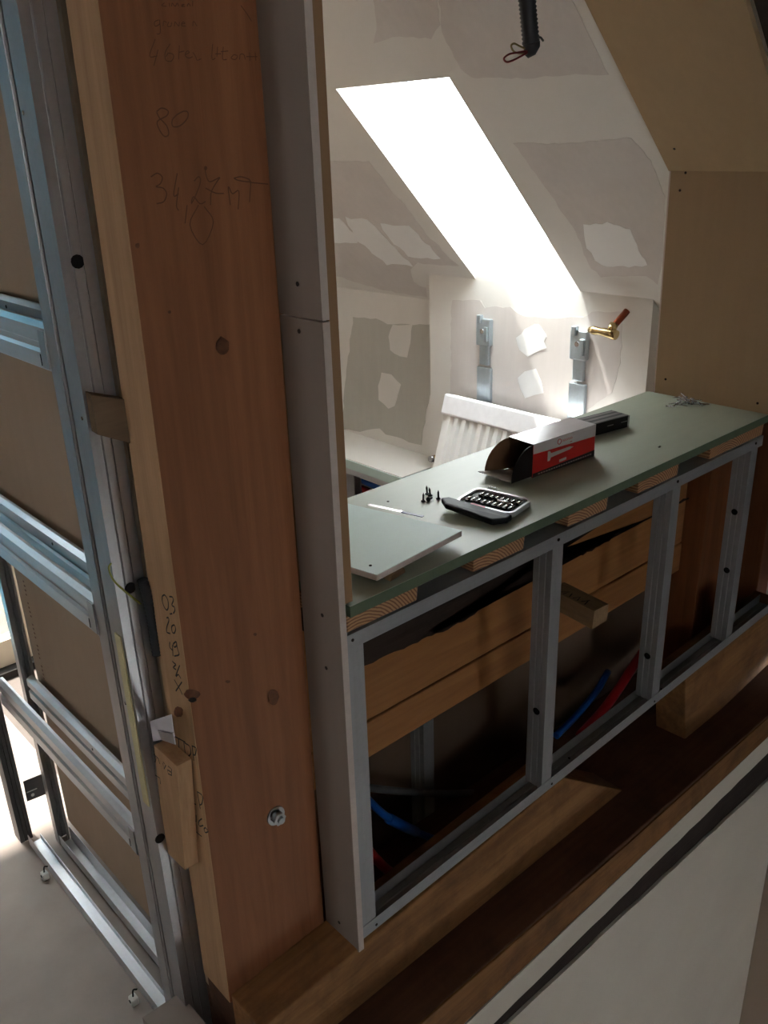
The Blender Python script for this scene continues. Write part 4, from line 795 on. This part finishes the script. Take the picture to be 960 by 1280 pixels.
# wall brackets
for yc, zt, lb in ((2.373, -0.652, 'blue zinc radiator bracket left of the compound patches'), (1.909, -0.641, 'blue zinc radiator bracket right of the compound patches')):
    t = thing('radiator_bracket', lb, 'bracket', 'radiator brackets on the knee wall')
    X0 = KX - 0.0025
    obj('rail', MB().box(X0 - 0.016, X0, yc - 0.037, yc + 0.037, zt - 0.50, zt - 0.211), M['bluezinc'], t, 0.003)
    obj('neck', MB().box(X0 - 0.016, X0, yc - 0.024, yc + 0.024, zt - 0.20, zt - 0.10), M['bluezinc'], t, 0.003)
    obj('head', MB().box(X0 - 0.024, X0, yc - 0.036, yc + 0.036, zt - 0.12, zt - 0.012), M['bluezinc'], t, 0.004)
    obj('hook', MB().box(X0 - 0.034, X0 - 0.012, yc + 0.006, yc + 0.026, zt - 0.03, zt + 0.004).box(X0 - 0.034, X0 - 0.024, yc - 0.03, yc - 0.012, zt - 0.10, zt - 0.04), M['bluezinc'], t, 0.003)
    obj('screw_head', MB().cyl((X0 - 0.030, yc, zt - 0.06), (X0 - 0.022, yc, zt - 0.06), 0.010, 12), M['chrome'], t)
# stop valve on the copper stub
tv = thing('stop_valve', 'brass stop valve on a copper stub at the right of the knee wall', 'valve')
a_, b_ = Vector((KX - 0.001, 1.728, -0.565)), Vector((2.64, 1.745, -0.618))
obj('copper_stub', MB().tube([a_, a_.lerp(b_, .5), b_], 0.012, 12), M['copper'], tv)
obj('valve_body', MB().tube([(2.635, 1.722, -0.640), (2.635, 1.74, -0.636), (2.635, 1.79, -0.634), (2.635, 1.815, -0.634), (2.635, 1.835, -0.634)], 0.012, 12, rr=[0.017, 0.019, 0.013, 0.016, 0.011]), M['brass'], tv)
obj('nut', MB().tube([b_ + Vector((0.012, 0, 0.012)), b_ + Vector((-0.006, 0, -0.012))], 0.017, 6), M['brass'], tv)
p = U(546, 574, 'Y', 2.53); rv = rd
rv = obj('valve', MB().tube([p + Vector((0, 0.03, 0)), p + Vector((0, 0.01, 0)), p, p + Vector((0, -0.025, 0))], 0.012, 12, rr=[0.010, 0.018, 0.020, 0.012]), M['brass'], rd)
obj('cap', MB().tube([p + Vector((-.03, 0.012, 0.005)), p + Vector((-0.005, 0.01, 0.002))], 0.014, 12), M['chrome'], rv)
# low ledge frame in the recess
LX = 2.55
lf = thing('ledge_board', 'cream coated ledge with a pale green board edge in the recess', 'ledge')
obj('top_coat', MB().box(LX, 2.838, 2.74, 3.95, -1.405, -1.4005), M['white'], lf)
obj('board', MB().box(LX - 0.004, 2.838, 2.74, 3.95, -1.449, -1.4055), M['aqua'], lf)
t = thing('metal_track', 'short grey track under the recess ledge', 'track'); obj('profile', MB().prof([(0, 0), (.05, 0), (.05, -.03), (.0486, -.03), (.0486, -.0014), (.0014, -.0014), (.0014, -.03), (0, -.03)], (LX, 2.74, -1.4495), (1, 0, 0), (0, 0, 1), (0, 1.2, 0)), M['galv_y'], t)
t = thing('metal_stud', 'short grey stud under the recess ledge', 'stud'); p = U(439, 600, 'X', LX)
obj('profile', cprof(MB(), (LX + 0.002, p.y + 0.04, FZ + 0.001), (0, -1, 0), (1, 0, 0), (0, 0, 0.232), 0.045, 0.06), M['galv'], t)
for z_, m_, lb in ((-1.535, 'redpipe', 'upper red pipe under the recess ledge'), (-1.58, 'bluepipe', 'blue pipe under the recess ledge'), (-1.63, 'redpipe', 'lower red pipe under the recess ledge')):
    one('water_pipe', MB().tube(bez([(2.72, 2.76, z_), (2.72, 3.1, z_ - 0.012), (2.72, 3.5, z_ + 0.01), (2.72, 3.9, z_)], 6), 0.016, 12), M[m_], lb, 'pipe', 'pipes under the recess ledge')
# hanging conduit
hc = thing('hanging_conduit', 'dark ribbed conduit hanging from the slope with two wire loops', 'conduit')
tq = 0.70; pe = ray(664, 57) ; pe = pe * (1.225 / pe.y); pt = ray(657, -20); pt = pt * (1.225 / pt.y)
pt2 = pt + (pt - pe) * 3.2
obj('sheath', ribbed([pt2, pt, pe], 0.0175, 16, 0.007), M['conduit'], hc)
obj('taped_end', MB().tube([pe + (pt - pe) * 0.05, pe, pe + (pe - pt) * 0.10 + RIGHT * -0.004, pe + (pe - pt) * 0.18 + RIGHT * -0.012], 0.017, 14, rr=[0.018, 0.0175, 0.013, 0.006]), M['conduit'], hc)
def px3(x, y, d=0.0): r = ray(x, y); return r * ((1.225 + d) / r.y)
obj('wire_loop', MB().tube(bez([px3(659, 64), px3(645, 66), px3(636, 68), px3(630, 73), px3(633, 77.5), px3(640, 76), px3(650, 71), px3(659, 66)], 5), 0.0019, 8), M['wire_red'], hc)
obj('wire_loop', MB().tube(bez([px3(660, 62, .005), px3(650, 58, .005), px3(643, 54.5, .005), px3(639, 57, .005), px3(641, 63, .005), px3(646, 66, .005), px3(655, 67, .005)], 5), 0.0019, 8), M['wire_yel'], hc)
obj('tie_end', MB().tube([px3(671, 46), px3(676, 47), px3(679, 51)], 0.0022, 8), M['conduit'], hc)

settle()
